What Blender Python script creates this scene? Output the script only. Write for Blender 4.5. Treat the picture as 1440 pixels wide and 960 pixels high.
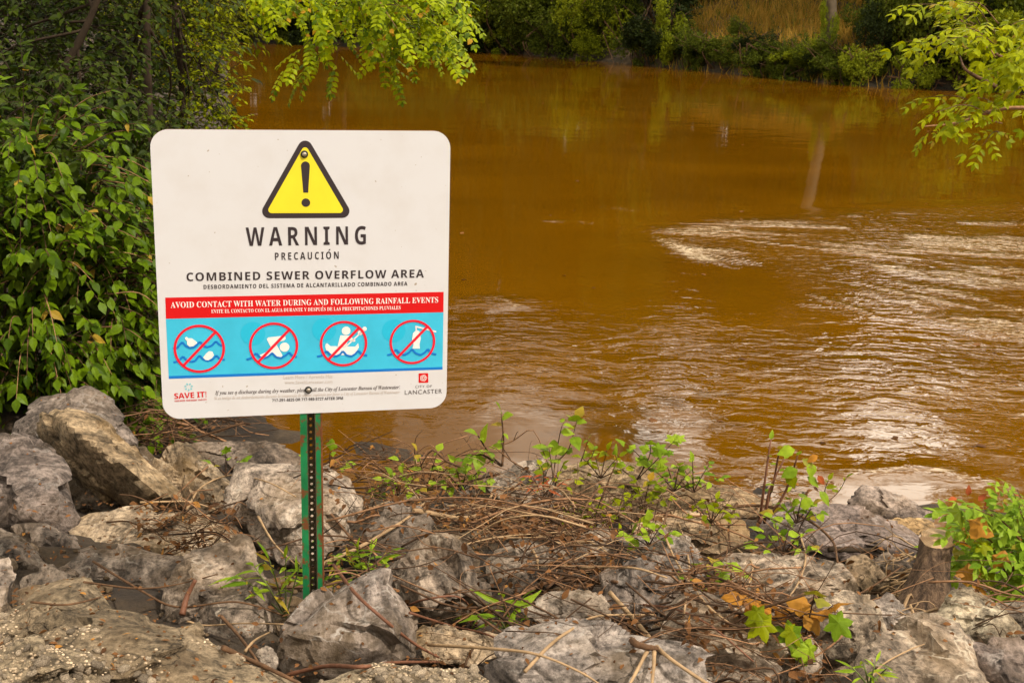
import bpy, bmesh, math, random, os
import numpy as np
from mathutils import Vector, Matrix
from mathutils.bvhtree import BVHTree
random.seed(7); rng = np.random.default_rng(7)
for o in list(bpy.data.objects): bpy.data.objects.remove(o)
SC = bpy.context.scene; COL = SC.collection
# ------------------------------------------------------------------ camera
F = 1750.0; PITCH = math.atan(485/F); ROLL = math.radians(1.3); EYE = np.array([0, 0, 2.4])
_f = np.array([0, math.cos(PITCH), -math.sin(PITCH)]); _r0 = np.array([1.0, 0, 0]); _u0 = np.array([0, math.sin(PITCH), math.cos(PITCH)])
_R = _r0*math.cos(ROLL)+_u0*math.sin(ROLL); _U = _u0*math.cos(ROLL)-_r0*math.sin(ROLL)
cd = bpy.data.cameras.new('camera'); cam = bpy.data.objects.new('camera', cd); COL.objects.link(cam)
cd.sensor_width = 36; cd.lens = 36*F/1440; cd.clip_start = 0.05; cd.clip_end = 2000
M = Matrix(((_R[0], _U[0], -_f[0], EYE[0]), (_R[1], _U[1], -_f[1], EYE[1]), (_R[2], _U[2], -_f[2], EYE[2]), (0, 0, 0, 1)))
cam.matrix_world = M; SC.camera = cam
cd.dof.use_dof = True; cd.dof.focus_distance = 3.6; cd.dof.aperture_fstop = 20.0
# ------------------------------------------------------------------ world, sun, exposure
SUN_EL, SUN_AZ = math.radians(50), math.radians(128)      # azimuth clockwise from +Y: high, to the right and a little behind the camera
w = bpy.data.worlds.new('World'); SC.world = w; w.use_nodes = True; nt = w.node_tree
bg = nt.nodes['Background']; bg.inputs[1].default_value = 0.12
sky = nt.nodes.new('ShaderNodeTexSky'); sky.sky_type = 'NISHITA'; sky.sun_disc = False
sky.sun_elevation = SUN_EL; sky.sun_rotation = SUN_AZ; sky.dust_density = 4.0; sky.air_density = 1.0
tc = nt.nodes.new('ShaderNodeTexCoord'); mp = nt.nodes.new('ShaderNodeMapping'); mp.inputs['Scale'].default_value = (1, 1, 2.2); mp.inputs['Location'].default_value = (12.63, 19.25, 28.19)
cn = nt.nodes.new('ShaderNodeTexNoise'); cn.inputs['Scale'].default_value = 2.2; cn.inputs['Detail'].default_value = 6; cn.inputs['Roughness'].default_value = 0.55
cr = nt.nodes.new('ShaderNodeValToRGB'); cr.color_ramp.elements[0].position = 0.36; cr.color_ramp.elements[0].color = (2.2, 2.0, 1.65, 1)
cr.color_ramp.elements[1].position = 0.63; cr.color_ramp.elements[1].color = (62, 55.5, 46, 1); ce = cr.color_ramp.elements.new(0.53); ce.color = (7.5, 6.8, 5.7, 1)
mx = nt.nodes.new('ShaderNodeMix'); mx.data_type = 'RGBA'; mx.inputs[0].default_value = 0.88
nt.links.new(tc.outputs['Generated'], mp.inputs[0]); nt.links.new(mp.outputs[0], cn.inputs['Vector']); nt.links.new(cn.outputs['Fac'], cr.inputs[0])
nt.links.new(sky.outputs[0], mx.inputs[6]); nt.links.new(cr.outputs[0], mx.inputs[7]); nt.links.new(mx.outputs[2], bg.inputs[0])
sl = bpy.data.lights.new('sun', 'SUN'); sl.energy = 5.0; sl.angle = math.radians(2); sl.color = (1.0, 0.90, 0.78)
so = bpy.data.objects.new('sun', sl); COL.objects.link(so)
sd = Vector((math.sin(SUN_AZ)*math.cos(SUN_EL), math.cos(SUN_AZ)*math.cos(SUN_EL), math.sin(SUN_EL)))
so.rotation_euler = sd.to_track_quat('Z', 'Y').to_euler(); so.location = sd*60
SC.view_settings.view_transform = 'Standard'; SC.view_settings.look = 'None'; SC.view_settings.exposure = -0.17; SC.view_settings.gamma = 1
# ------------------------------------------------------------------ pixel <-> world
def ray(px, py): return _f+_R*((px-720)/F)+_U*((480-py)/F)
def at(px, py, Y): d = ray(px, py); return EYE+d*(Y/d[1])
def on_z(px, py, z=0.0): d = ray(px, py); return EYE+d*((z-EYE[2])/d[2])
# ------------------------------------------------------------------ numpy noise
def _hash(ix, iy, iz, s):
    h = (ix*374761393+iy*668265263+iz*2147483647+s*974634777) & 0xFFFFFFFF
    h = ((h ^ (h >> 13))*1274126177) & 0xFFFFFFFF
    return ((h ^ (h >> 16)) & 0xFFFF)/32767.5-1
def vnoise(P, s=0):
    P = np.asarray(P, float); i = np.floor(P).astype(np.int64); f = P-i; u = f*f*f*(f*(f*6-15)+10); r = 0
    for a in (0, 1):
        for b in (0, 1):
            for c in (0, 1):
                wgt = (u[..., 0] if a else 1-u[..., 0])*(u[..., 1] if b else 1-u[..., 1])*(u[..., 2] if c else 1-u[..., 2])
                r = r+wgt*_hash(i[..., 0]+a, i[..., 1]+b, i[..., 2]+c, s)
    return r
def fbm(P, o=4, s=0, g=0.5):
    r = 0; a = 1.0; P = np.asarray(P, float)
    for k in range(o): r = r+a*vnoise(P*(2**k)+k*17.3, s+k); a *= g
    return r
def smooth(a, b, x): t = np.clip((x-a)/(b-a), 0, 1); return t*t*(3-2*t)
# ------------------------------------------------------------------ object helpers
def mesh_np(name, V, Fc, mat=None, smooth_=False):
    V = np.asarray(V, np.float32); Fc = np.asarray(Fc, np.int32); n = Fc.shape[1]
    me = bpy.data.meshes.new(name); me.vertices.add(len(V)); me.vertices.foreach_set('co', V.ravel())
    me.loops.add(Fc.size); me.loops.foreach_set('vertex_index', Fc.ravel())
    me.polygons.add(len(Fc)); me.polygons.foreach_set('loop_start', np.arange(0, Fc.size, n, dtype=np.int32))
    me.polygons.foreach_set('use_smooth', np.full(len(Fc), smooth_)); me.update(calc_edges=True)
    if mat: me.materials.append(mat)
    return me
def mesh_py(name, V, Fc, mat=None, smooth_=False):
    me = bpy.data.meshes.new(name); me.from_pydata([tuple(map(float, v)) for v in V], [], Fc)
    if smooth_: me.polygons.foreach_set('use_smooth', [True]*len(Fc))
    if mat: me.materials.append(mat)
    me.update(); return me
def link(name, me, parent=None, kind=None, label=None, mw=None):
    o = bpy.data.objects.new(name, me); COL.objects.link(o)
    if parent is not None: o.parent = parent
    if mw is not None: o.matrix_world = Matrix(mw) if parent is None else o.matrix_world
    if kind: o['kind'] = kind
    if label: o['label'] = label
    return o
def tag(o, label, cat, group=None, kind=None):
    o['label'] = label; o['category'] = cat
    if group: o['group'] = group
    if kind: o['kind'] = kind
    return o
def thing(name, label, cat, loc=(0, 0, 0), group=None):
    o = bpy.data.objects.new(name, None); COL.objects.link(o); o.location = [float(c) for c in loc]; o.empty_display_size = 0.1
    return tag(o, label, cat, group)
# ------------------------------------------------------------------ materials
def mat(name):
    m = bpy.data.materials.new(name); m.use_nodes = True; nt = m.node_tree
    return m, nt, nt.nodes['Principled BSDF']
def nd(nt, t, **k):
    n = nt.nodes.new(t)
    for a, v in k.items():
        if a.startswith('i_'): n.inputs[int(a[2:]) if a[2:].isdigit() else a[2:]].default_value = v
        else: setattr(n, a, v)
    return n
def noise(nt, vec, scale, detail=5, rough=0.55, dist=0.0):
    n = nd(nt, 'ShaderNodeTexNoise'); n.inputs['Scale'].default_value = scale; n.inputs['Detail'].default_value = detail
    n.inputs['Roughness'].default_value = rough; n.inputs['Distortion'].default_value = dist
    if vec is not None: nt.links.new(vec, n.inputs['Vector'])
    return n.outputs['Fac']
def ramp(nt, fac, stops):
    n = nd(nt, 'ShaderNodeValToRGB'); e = n.color_ramp.elements
    while len(e) < len(stops): e.new(0.5)
    for k, (p, c) in enumerate(stops):
        e[k].position = p; e[k].color = (c, c, c, 1) if not isinstance(c, tuple) else (*c, 1)
    nt.links.new(fac, n.inputs[0]); return n.outputs[0]
def mixc(nt, fac, a, b, mode='MIX'):
    n = nd(nt, 'ShaderNodeMix', data_type='RGBA', blend_type=mode)
    for idx, v in ((0, fac), (6, a), (7, b)):
        if hasattr(v, 'links'): nt.links.new(v, n.inputs[idx])
        else: n.inputs[idx].default_value = v if idx == 0 else (*v, 1)
    return n.outputs[2]
def math_(nt, op, a, b=0.0):
    n = nd(nt, 'ShaderNodeMath', operation=op)
    for i, v in enumerate((a, b)):
        if hasattr(v, 'links'): nt.links.new(v, n.inputs[i])
        else: n.inputs[i].default_value = v
    return n.outputs[0]
def bump(nt, bs, h, strength=0.5, dist=0.01):
    n = nd(nt, 'ShaderNodeBump'); n.inputs['Strength'].default_value = strength; n.inputs['Distance'].default_value = dist
    nt.links.new(h, n.inputs['Height']); nt.links.new(n.outputs[0], bs.inputs['Normal'])
def coords(nt, kind='Object'): return nd(nt, 'ShaderNodeTexCoord').outputs[kind]
def plain(name, col, rough=0.5, spec=0.4, var=0.0, vscale=20):
    m, nt, b = mat(name); b.inputs['Roughness'].default_value = rough; b.inputs['Specular IOR Level'].default_value = spec
    if var:
        c = noise(nt, coords(nt), vscale, 6)
        nt.links.new(ramp(nt, c, [(0.3, tuple(x*(1-var) for x in col)), (0.7, tuple(min(1, x*(1+var)) for x in col))]), b.inputs['Base Color'])
    else: b.inputs['Base Color'].default_value = (*col, 1)
    return m
def leaf_mat(name, c_dark, c_light, c_odd=None, odd=0.97, trans=0.35, rough=0.45):
    m, nt, b = mat(name); out = nt.nodes['Material Output']
    oi = nd(nt, 'ShaderNodeObjectInfo'); ge = nd(nt, 'ShaderNodeNewGeometry')
    rnd = math_(nt, 'FRACT', math_(nt, 'ADD', math_(nt, 'MULTIPLY', oi.outputs['Random'], 7.31), ge.outputs['Random Per Island']))
    col = ramp(nt, rnd, [(0.0, c_dark), (0.75, c_light)])
    if c_odd: col = mixc(nt, math_(nt, 'GREATER_THAN', rnd, odd), col, c_odd)
    mott = ramp(nt, noise(nt, ge.outputs['Position'], 38, 3), [(0.3, 0.72), (0.75, 1.15)])
    col = mixc(nt, 1.0, col, mott, 'MULTIPLY')
    nt.links.new(col, b.inputs['Base Color']); b.inputs['Roughness'].default_value = rough; b.inputs['Specular IOR Level'].default_value = 0.10
    tr = nd(nt, 'ShaderNodeBsdfTranslucent'); nt.links.new(mixc(nt, 1.0, col, (1.5, 1.35, 0.5), 'MULTIPLY'), tr.inputs[0])
    ms = nd(nt, 'ShaderNodeMixShader'); ms.inputs[0].default_value = trans
    nt.links.new(b.outputs[0], ms.inputs[1]); nt.links.new(tr.outputs[0], ms.inputs[2]); nt.links.new(ms.outputs[0], out.inputs[0])
    return m
def rock_mat(name, light, mid, dark, vein=0.6, stain=(0.20, 0.13, 0.06), stain_amt=0.45, bumpd=0.012):
    m, nt, b = mat(name); oi = nd(nt, 'ShaderNodeObjectInfo')
    off = nd(nt, 'ShaderNodeVectorMath', operation='ADD'); nt.links.new(coords(nt), off.inputs[0])
    cmb = nd(nt, 'ShaderNodeCombineXYZ'); r40 = math_(nt, 'MULTIPLY', oi.outputs['Random'], 40)
    nt.links.new(r40, cmb.inputs[0]); nt.links.new(r40, cmb.inputs[2]); nt.links.new(cmb.outputs[0], off.inputs[1]); P = off.outputs[0]
    vr = nd(nt, 'ShaderNodeVectorRotate', rotation_type='AXIS_ANGLE'); vr.inputs['Axis'].default_value = (.5, .6, .62); nt.links.new(P, vr.inputs['Vector']); nt.links.new(math_(nt, 'MULTIPLY', oi.outputs['Random'], 29.0), vr.inputs['Angle'])
    bdm = nd(nt, 'ShaderNodeMapping'); bdm.inputs['Scale'].default_value = (1.0, 1.2, 3.4); nt.links.new(vr.outputs[0], bdm.inputs[0]); PB = bdm.outputs[0]
    big = noise(nt, PB, 3.6, 9, 0.66, 0.6); fine = noise(nt, P, 46, 8, 0.7)
    col = ramp(nt, big, [(0.34, dark), (0.47, mid), (0.62, light)])
    col = mixc(nt, 0.75, col, ramp(nt, fine, [(0.39, 0.30), (0.48, 0.92), (0.58, 1.55)]), 'MULTIPLY')
    col = mixc(nt, 0.6, col, ramp(nt, noise(nt, PB, 11, 8, 0.7, 0.3), [(0.37, 0.52), (0.5, 1.0), (0.62, 1.28)]), 'MULTIPLY')
    st = ramp(nt, noise(nt, P, 3.1, 7, 0.62, 0.4), [(0.47, 0.0), (0.62, stain_amt)])
    col = mixc(nt, st, col, stain)
    vo = nd(nt, 'ShaderNodeTexVoronoi', feature='DISTANCE_TO_EDGE'); vo.inputs['Scale'].default_value = 7
    wv = nd(nt, 'ShaderNodeVectorMath', operation='MULTIPLY_ADD'); nn = nd(nt, 'ShaderNodeTexNoise'); nn.inputs['Scale'].default_value = 9; nn.inputs['Detail'].default_value = 6
    nt.links.new(P, nn.inputs['Vector']); nt.links.new(nn.outputs['Color'], wv.inputs[0]); wv.inputs[1].default_value = (0.28, 0.28, 0.28); nt.links.new(P, wv.inputs[2])
    nt.links.new(wv.outputs[0], vo.inputs['Vector'])
    vm = math_(nt, 'MULTIPLY', ramp(nt, vo.outputs['Distance'], [(0.0, 1.0), (0.05, 0.0)]), ramp(nt, noise(nt, P, 6.3, 6, 0.7), [(0.48, 0.0), (0.60, vein)]))
    col = mixc(nt, vm, col, (0.50, 0.46, 0.40))
    cv = nd(nt, 'ShaderNodeTexVoronoi', feature='DISTANCE_TO_EDGE'); cv.inputs['Scale'].default_value = 3.2; nt.links.new(wv.outputs[0], cv.inputs['Vector'])
    crk = math_(nt, 'MULTIPLY', ramp(nt, cv.outputs['Distance'], [(0.0, 1.0), (0.018, 0.0)]), ramp(nt, noise(nt, P, 3.0, 3), [(0.50, 0.0), (0.60, 0.5)]))
    col = mixc(nt, crk, col, (0.035, 0.028, 0.02))
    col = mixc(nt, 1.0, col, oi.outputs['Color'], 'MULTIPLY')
    nt.links.new(col, b.inputs['Base Color']); b.inputs['Roughness'].default_value = 0.82; b.inputs['Specular IOR Level'].default_value = 0.3
    h = math_(nt, 'ADD', math_(nt, 'MULTIPLY', noise(nt, P, 16, 10, 0.68), 1.0), math_(nt, 'MULTIPLY', fine, 0.35))
    h = math_(nt, 'SUBTRACT', h, math_(nt, 'MULTIPLY', crk, 0.4))
    gz = nd(nt, 'ShaderNodeSeparateXYZ'); nt.links.new(nd(nt, 'ShaderNodeNewGeometry').outputs['Position'], gz.inputs[0])   # wet band at the waterline
    wet = ramp(nt, math_(nt, 'ADD', gz.outputs['Z'], math_(nt, 'MULTIPLY', noise(nt, P, 6, 4), .08)), [(0.06, 1.0), (0.13, 0.0)]); nt.links.new(mixc(nt, wet, col, mixc(nt, 1.0, col, (.38, .34, .28), 'MULTIPLY')), b.inputs['Base Color']); nt.links.new(ramp(nt, wet, [(0, .82), (1, .35)]), b.inputs['Roughness'])
    bump(nt, b, h, 1.0, bumpd*1.7); return m
M_ROCK = rock_mat('limestone', (0.385, 0.325, 0.272), (0.180, 0.148, 0.122), (0.043, 0.035, 0.029), 0.75, (0.22, 0.15, 0.075), 0.4)
M_ROCKB = rock_mat('brown_limestone', (0.41, 0.33, 0.24), (0.215, 0.168, 0.118), (0.055, 0.042, 0.028), 0.35, (0.20, 0.13, 0.05), 0.55)
M_CONC = rock_mat('rubble_concrete', (0.38, 0.33, 0.25), (0.24, 0.205, 0.15), (0.11, 0.092, 0.068), 0.0, (0.15, 0.105, 0.055), 0.5, 0.02)
M_PEBB = rock_mat('pebble_stone', (0.60, 0.50, 0.39), (0.40, 0.325, 0.245), (0.19, 0.145, 0.105), 0.0, (0.25, 0.17, 0.08), 0.3, 0.004)
def twig_mat(name, col):
    m, nt, b = mat(name); b.inputs['Roughness'].default_value = .8; b.inputs['Specular IOR Level'].default_value = .2
    c = ramp(nt, nd(nt, 'ShaderNodeNewGeometry').outputs['Random Per Island'], [(0, tuple(x*.3 for x in col)), (.55, col), (1, tuple(x*3.2 for x in col))]); c = mixc(nt, .5, c, ramp(nt, noise(nt, coords(nt), 40, 5), [(.4, .5), (.6, 1.4)]), 'MULTIPLY')
    nt.links.new(c, b.inputs['Base Color']); return m
M_TWIG = twig_mat('dry_twig_bark', (0.105, 0.056, 0.028)); 
M_TAN = plain('tan_vine_bark', (0.34, 0.225, 0.12), 0.75, 0.25, 0.25, 30)
M_REDTW = plain('reddish_stem_bark', (0.15, 0.062, 0.032), 0.65, 0.3, 0.3, 30)
M_DARKBARK = plain('dark_bark', (0.036, 0.024, 0.014), 0.9, 0.2, 0.4, 12)
M_PALEBARK = plain('pale_bark', (0.12, 0.09, 0.055), 0.85, 0.2, 0.35, 6)
M_STEMG = plain('green_stem', (0.10, 0.12, 0.03), 0.6, 0.3)
M_BROWNLEAF = leaf_mat('dead_leaf', (0.06, 0.028, 0.012), (0.20, 0.09, 0.032), (0.36, 0.17, 0.04), 0.94, 0.15, 0.7)
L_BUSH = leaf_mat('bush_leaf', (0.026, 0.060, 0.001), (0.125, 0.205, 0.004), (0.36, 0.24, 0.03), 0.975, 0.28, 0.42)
L_DARK = leaf_mat('painted_shade_leaf', (0.010, 0.022, 0.001), (0.048, 0.072, 0.003), None, 1, 0.15, 0.55)  # near-black green puts canopy shade into the leaf colour
L_YEL = leaf_mat('yellow_green_leaf', (0.10, 0.14, 0.001), (0.27, 0.31, 0.002), (0.40, 0.25, 0.02), 0.97, 0.40, 0.5)
L_LOC = leaf_mat('locust_leaf', (0.06, 0.115, 0.001), (0.34, 0.42, 0.003), (0.45, 0.26, 0.02), 0.97, 0.42, 0.45)
L_BOX = leaf_mat('box_elder_leaf', (0.14, 0.19, 0.001), (0.36, 0.41, 0.002), (0.33, 0.25, 0.03), 0.97, 0.42, 0.45)
L_BRIGHT = leaf_mat('bright_leaf', (0.12, 0.22, 0.012), (0.27, 0.40, 0.030), (0.30, 0.26, 0.03), 0.96, 0.38, 0.42)
L_SAP = leaf_mat('sapling_leaf', (0.11, 0.20, 0.008), (0.30, 0.42, 0.025), (0.36, 0.27, 0.03), 0.94, 0.35, 0.45)
L_ORANGE = leaf_mat('orange_leaf', (0.34, 0.17, 0.025), (0.50, 0.22, 0.030), (0.25, 0.24, 0.03), 0.72, 0.30, 0.5)
L_RED = leaf_mat('red_leaf', (0.22, 0.05, 0.02), (0.42, 0.10, 0.03), None, 1, 0.3, 0.5)
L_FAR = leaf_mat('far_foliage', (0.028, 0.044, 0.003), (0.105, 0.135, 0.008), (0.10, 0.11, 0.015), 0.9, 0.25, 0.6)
L_FARD = leaf_mat('far_dark_foliage', (0.008, 0.014, 0.003), (0.027, 0.040, 0.006), None, 1, 0.15, 0.6)  # dark leaf colour, also holding painted shade for the dense left tree
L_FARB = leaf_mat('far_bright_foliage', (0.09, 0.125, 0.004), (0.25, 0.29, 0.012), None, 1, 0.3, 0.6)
# ------------------------------------------------------------------ terrain
WLX = [-60, -4, -2, -1, -0.5, 0.5, 1.2, 2.0, 3.0, 5, 60]; WLY = [7.4, 7.2, 6.9, 6.6, 6.35, 6.25, 6.1, 5.85, 5.6, 5.4, 4.6]
def land(x, y, rough=True):
    x = np.asarray(x, float); y = np.asarray(y, float)
    d1 = np.interp(x, WLX, WLY)-y; d2 = (0.055-0.226*y-x)*0.97
    d = np.maximum(d1, d2)+0.15*np.exp(-np.abs(d1-d2)*2)
    z = np.interp(d, [-40, -3, -0.6, 0, 1.2, 2.7, 3.7, 5.5, 60], [-1.6, -1.2, -0.35, -0.02, 0.30, 0.60, 0.78, 0.86, 2.6])
    if rough: z = z+smooth(-0.5, 1.0, d)*(0.07*fbm(np.stack([x*1.7, y*1.7, x*0], -1), 4, 3)+0.015*vnoise(np.stack([x*14, y*14, x*0], -1), 9))
    return z
def G(px, py):
    d = ray(px, py); t = np.linspace(1.5, 60, 6000); P = EYE+d*t[:, None]; k = np.argmax(P[:, 2] < land(P[:, 0], P[:, 1], False))
    return P[k]
def axis(pts): return np.unique(np.concatenate([np.arange(a, b, s) for a, b, s in pts]))
gx = axis([(-120, -10, 5), (-10, -4, 0.4), (-4, 4, 0.05), (4, 10, 0.4), (10, 121, 5)]); gy = axis([(-80, 0, 4), (0, 2, 0.25), (2, 8, 0.05), (8, 30, 0.5), (30, 95, 3)])
X, Y = np.meshgrid(gx, gy); Z = land(X, Y)-0.13*smooth(0.0, 0.5, np.interp(X, WLX, WLY)-Y)*smooth(-2.6, -1.9, X)
def grid_faces(r, c):
    i = np.arange(r-1)[:, None]*c+np.arange(c-1)[None]; return np.stack([i, i+1, i+c+1, i+c], -1).reshape(-1, 4)
m, nt_, b = mat('bank_soil'); P = coords(nt_)
c = ramp(nt_, noise(nt_, P, 2.5, 8, 0.6), [(0.35, (0.016, 0.010, 0.006)), (0.52, (0.040, 0.026, 0.014)), (0.66, (0.085, 0.058, 0.032))])
c = mixc(nt_, 0.6, c, ramp(nt_, noise(nt_, P, 55, 6, 0.7), [(0.3, 0.4), (0.7, 1.6)]), 'MULTIPLY')
nt_.links.new(c, b.inputs['Base Color']); b.inputs['Roughness'].default_value = 0.95; bump(nt_, b, noise(nt_, P, 30, 8, 0.7), 0.9, 0.03)
link('near_bank_ground', mesh_np('near_bank_ground', np.stack([X, Y, Z], -1).reshape(-1, 3), grid_faces(*X.shape), m, True), kind='structure')
# far bank
FBX = [-160, -80, -40, -13, -0.6, 6, 10.4, 15.2, 25, 60, 160]; FBY = [96, 86, 75, 61, 55.6, 46, 38.5, 37, 36, 40, 60]
def fbank(x, y):
    d = (np.asarray(y, float)-np.interp(x, FBX, FBY))*0.8
    z = np.interp(d, [-3, 0, 0.5, 2.0, 9, 30, 100, 600], [-1.5, 0.0, 0.45, 0.85, 2.3, 5.0, 9.0, 16.0])
    return z+smooth(0, 3, d)*0.22*fbm(np.stack([x*0.5, y*0.5, x*0], -1), 3, 5)
gx = axis([(-700, -40, 20), (-40, 40, 0.6), (40, 701, 20)]); gd = axis([(-3, 12, 0.4), (12, 60, 3), (60, 900, 40)])
X, D = np.meshgrid(gx, gd); Y = np.interp(X, FBX, FBY)+D; Z = fbank(X, Y)
m, nt_, b = mat('far_bank_soil'); P = coords(nt_)
c = ramp(nt_, noise(nt_, P, 1.1, 8, 0.65), [(0.38, (0.012, 0.009, 0.004)), (0.5, (0.030, 0.021, 0.009)), (0.64, (0.085, 0.052, 0.020))])
nt_.links.new(c, b.inputs['Base Color']); b.inputs['Roughness'].default_value = 0.95; bump(nt_, b, noise(nt_, P, 5, 8, 0.7), 0.8, 0.15)
link('far_bank_ground', mesh_np('far_bank_ground', np.stack([X, Y, Z], -1).reshape(-1, 3), grid_faces(*X.shape), m, True), kind='structure')
# ------------------------------------------------------------------ river
yy = 3.6*np.exp(np.linspace(0, math.log(110/3.6), 620)); tt = np.concatenate([-np.linspace(0.5, 1, 30)[::-1]**4*8-0.0, np.linspace(-0.49, 0.49, 460), np.linspace(0.5, 1, 30)**4*8])
T_, Y = np.meshgrid(np.unique(tt), yy); X = T_*Y
def blob(px, py, rx, ry, ang=0):
    """soft patch on the water plane round the spot seen at (px,py); radii in metres"""
    c = on_z(px, py); dx, dy = X-c[0], Y-c[1]; ca, sa = math.cos(ang), math.sin(ang)
    return np.exp(-(((dx*ca+dy*sa)/rx)**2+((-dx*sa+dy*ca)/ry)**2))
def streak(p, wid, s=0):
    """soft ribbon along a polyline of water spots"""
    pts = [on_z(*q)[:2] for q in p]; best = np.full(X.shape, 1e9)
    wob = 0.5*wid*fbm(np.stack([X*0.8, Y*0.8, X*0], -1), 3, 40+s)
    for a, b2 in zip(pts[:-1], pts[1:]):
        ab = b2-a; t = np.clip(((X-a[0])*ab[0]+(Y-a[1])*ab[1])/(ab@ab), 0, 1)
        best = np.minimum(best, np.hypot(X-a[0]-t*ab[0], Y-a[1]-t*ab[1])+wob)
    return np.exp(-(best/wid)**2)
P3 = np.stack([X, Y, X*0], -1)
big = fbm(P3*np.array([0.35, 0.22, 1]), 4, 60)
chop = 0.02+0.08*smooth(11, 7, Y)
chop += 0.35*blob(1250, 360, 2.2, 1.2)+0.35*blob(1300, 450, 1.6, 1.4)
chop += 0.8*blob(720, 500, 1.1, 0.9)+0.5*blob(880, 560, 0.9, 0.9)+0.6*blob(560, 600, 0.8, 0.7)+0.5*blob(1200, 560, 2.0, 0.9)+0.5*blob(1420, 560, 0.9, 1.2)+0.4*blob(980, 480, 0.9, 0.6)
chop *= np.clip(0.8+1.5*big, 0.10, 2.0)
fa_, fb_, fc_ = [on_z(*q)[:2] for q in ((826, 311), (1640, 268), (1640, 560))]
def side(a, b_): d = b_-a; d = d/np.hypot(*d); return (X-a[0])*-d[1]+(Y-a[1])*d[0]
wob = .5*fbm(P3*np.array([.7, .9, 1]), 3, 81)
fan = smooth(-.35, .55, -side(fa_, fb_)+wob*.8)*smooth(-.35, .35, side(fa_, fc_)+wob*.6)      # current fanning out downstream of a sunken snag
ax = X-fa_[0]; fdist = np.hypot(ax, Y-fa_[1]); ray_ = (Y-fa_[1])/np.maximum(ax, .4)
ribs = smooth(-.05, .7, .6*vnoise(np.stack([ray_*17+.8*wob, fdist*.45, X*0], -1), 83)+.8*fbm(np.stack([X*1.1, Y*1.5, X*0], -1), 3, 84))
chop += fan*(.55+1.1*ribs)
chop += .45*blob(1090, 560, .6, 1.0)+.45*blob(1290, 600, .5, .7)+.4*blob(985, 470, .5, .7)
chop += 1.2*blob(697, 425, 0.30, 0.22)+0.9*streak([(1190, 663), (1280, 658), (1350, 668)], 0.10, 4)
calm = np.clip(1-0.85*blob(760, 625, 0.55, 0.45)-0.5*blob(1090, 580, 0.35, 0.7)-0.5*blob(1290, 610, 0.3, 0.4), 0.08, 1); chop *= calm
near = smooth(14, 8, Y)
gw = vnoise(np.stack([X*2.6+0.5*Y, Y*4.8-.4*X, X*0], -1), 71)*0.6+vnoise(np.stack([X*5.2-1.2*Y, Y*8.0+.6*X, X*0], -1), 72)*0.3
Zw = 0.0014*fbm(P3*np.array([0.9, 0.9, 1]), 2, 73)*near+0.0065*chop*gw*near
fo = .78*fan*(.46+.54*ribs)*np.exp(-fdist/26)+.85*streak([(836, 313), (880, 320), (940, 340), (985, 362)], 0.20, 1)*smooth(-.9, .1, wob)  # mask for pale flecks painted on the water as sky glints
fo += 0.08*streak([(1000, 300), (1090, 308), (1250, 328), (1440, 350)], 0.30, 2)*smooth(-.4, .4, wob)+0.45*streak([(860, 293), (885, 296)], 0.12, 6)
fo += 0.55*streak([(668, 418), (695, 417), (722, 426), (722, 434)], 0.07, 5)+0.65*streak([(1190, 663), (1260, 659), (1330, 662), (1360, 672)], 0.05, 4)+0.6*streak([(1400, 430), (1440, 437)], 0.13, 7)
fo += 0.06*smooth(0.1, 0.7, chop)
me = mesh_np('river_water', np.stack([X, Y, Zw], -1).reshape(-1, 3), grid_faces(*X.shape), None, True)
for nm, arr in (('chop', chop), ('painted_glints', fo)):
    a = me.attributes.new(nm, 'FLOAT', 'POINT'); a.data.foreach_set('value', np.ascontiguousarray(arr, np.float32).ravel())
m, nt_, b = mat('muddy_water'); P = coords(nt_)
def vscale(v, s):
    n = nd(nt_, 'ShaderNodeMapping'); nt_.links.new(v, n.inputs[0]); n.inputs['Scale'].default_value = s; n.inputs['Rotation'].default_value = (0, 0, 0.14); return n.outputs[0]
ca = nd(nt_, 'ShaderNodeAttribute', attribute_name='chop').outputs['Fac']; fa = nd(nt_, 'ShaderNodeAttribute', attribute_name='painted_glints').outputs['Fac']
mud = ramp(nt_, noise(nt_, vscale(P, (0.25, 0.5, 1)), 1.0, 5), [(0.3, (0.100, 0.0400, 0.0003)), (0.7, (0.145, 0.0595, 0.0006))])
fn = noise(nt_, vscale(P, (3.4, 7.0, 1)), 3.6, 5, 0.68, 0.9)
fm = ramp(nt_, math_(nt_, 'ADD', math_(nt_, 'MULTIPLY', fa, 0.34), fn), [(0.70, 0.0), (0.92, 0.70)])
nt_.links.new(mixc(nt_, fm, mud, (0.66, 0.53, 0.35)), b.inputs['Base Color'])  # glints of sky on the ripples put into the water colour
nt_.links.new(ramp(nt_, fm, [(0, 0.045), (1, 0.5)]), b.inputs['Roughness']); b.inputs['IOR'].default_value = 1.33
h1 = noise(nt_, vscale(P, (2.4, 4.6, 1)), 1.0, 2, 0.5, 0.5); h2 = noise(nt_, vscale(P, (6.0, 10.5, 1)), 1.0, 3, 0.5, 0.6); h3 = noise(nt_, P, 0.9, 2)
h = math_(nt_, 'ADD', math_(nt_, 'MULTIPLY', h1, 0.024), math_(nt_, 'MULTIPLY', h2, 0.016))
h = math_(nt_, 'ADD', math_(nt_, 'MULTIPLY', h, ca), math_(nt_, 'MULTIPLY', h3, 0.006))
bn = nd(nt_, 'ShaderNodeBump'); bn.inputs['Strength'].default_value = 1; bn.inputs['Distance'].default_value = 1
nt_.links.new(h, bn.inputs['Height']); nt_.links.new(bn.outputs[0], b.inputs['Normal']); me.materials.append(m)
link('river_water', me, kind='structure')
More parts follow.
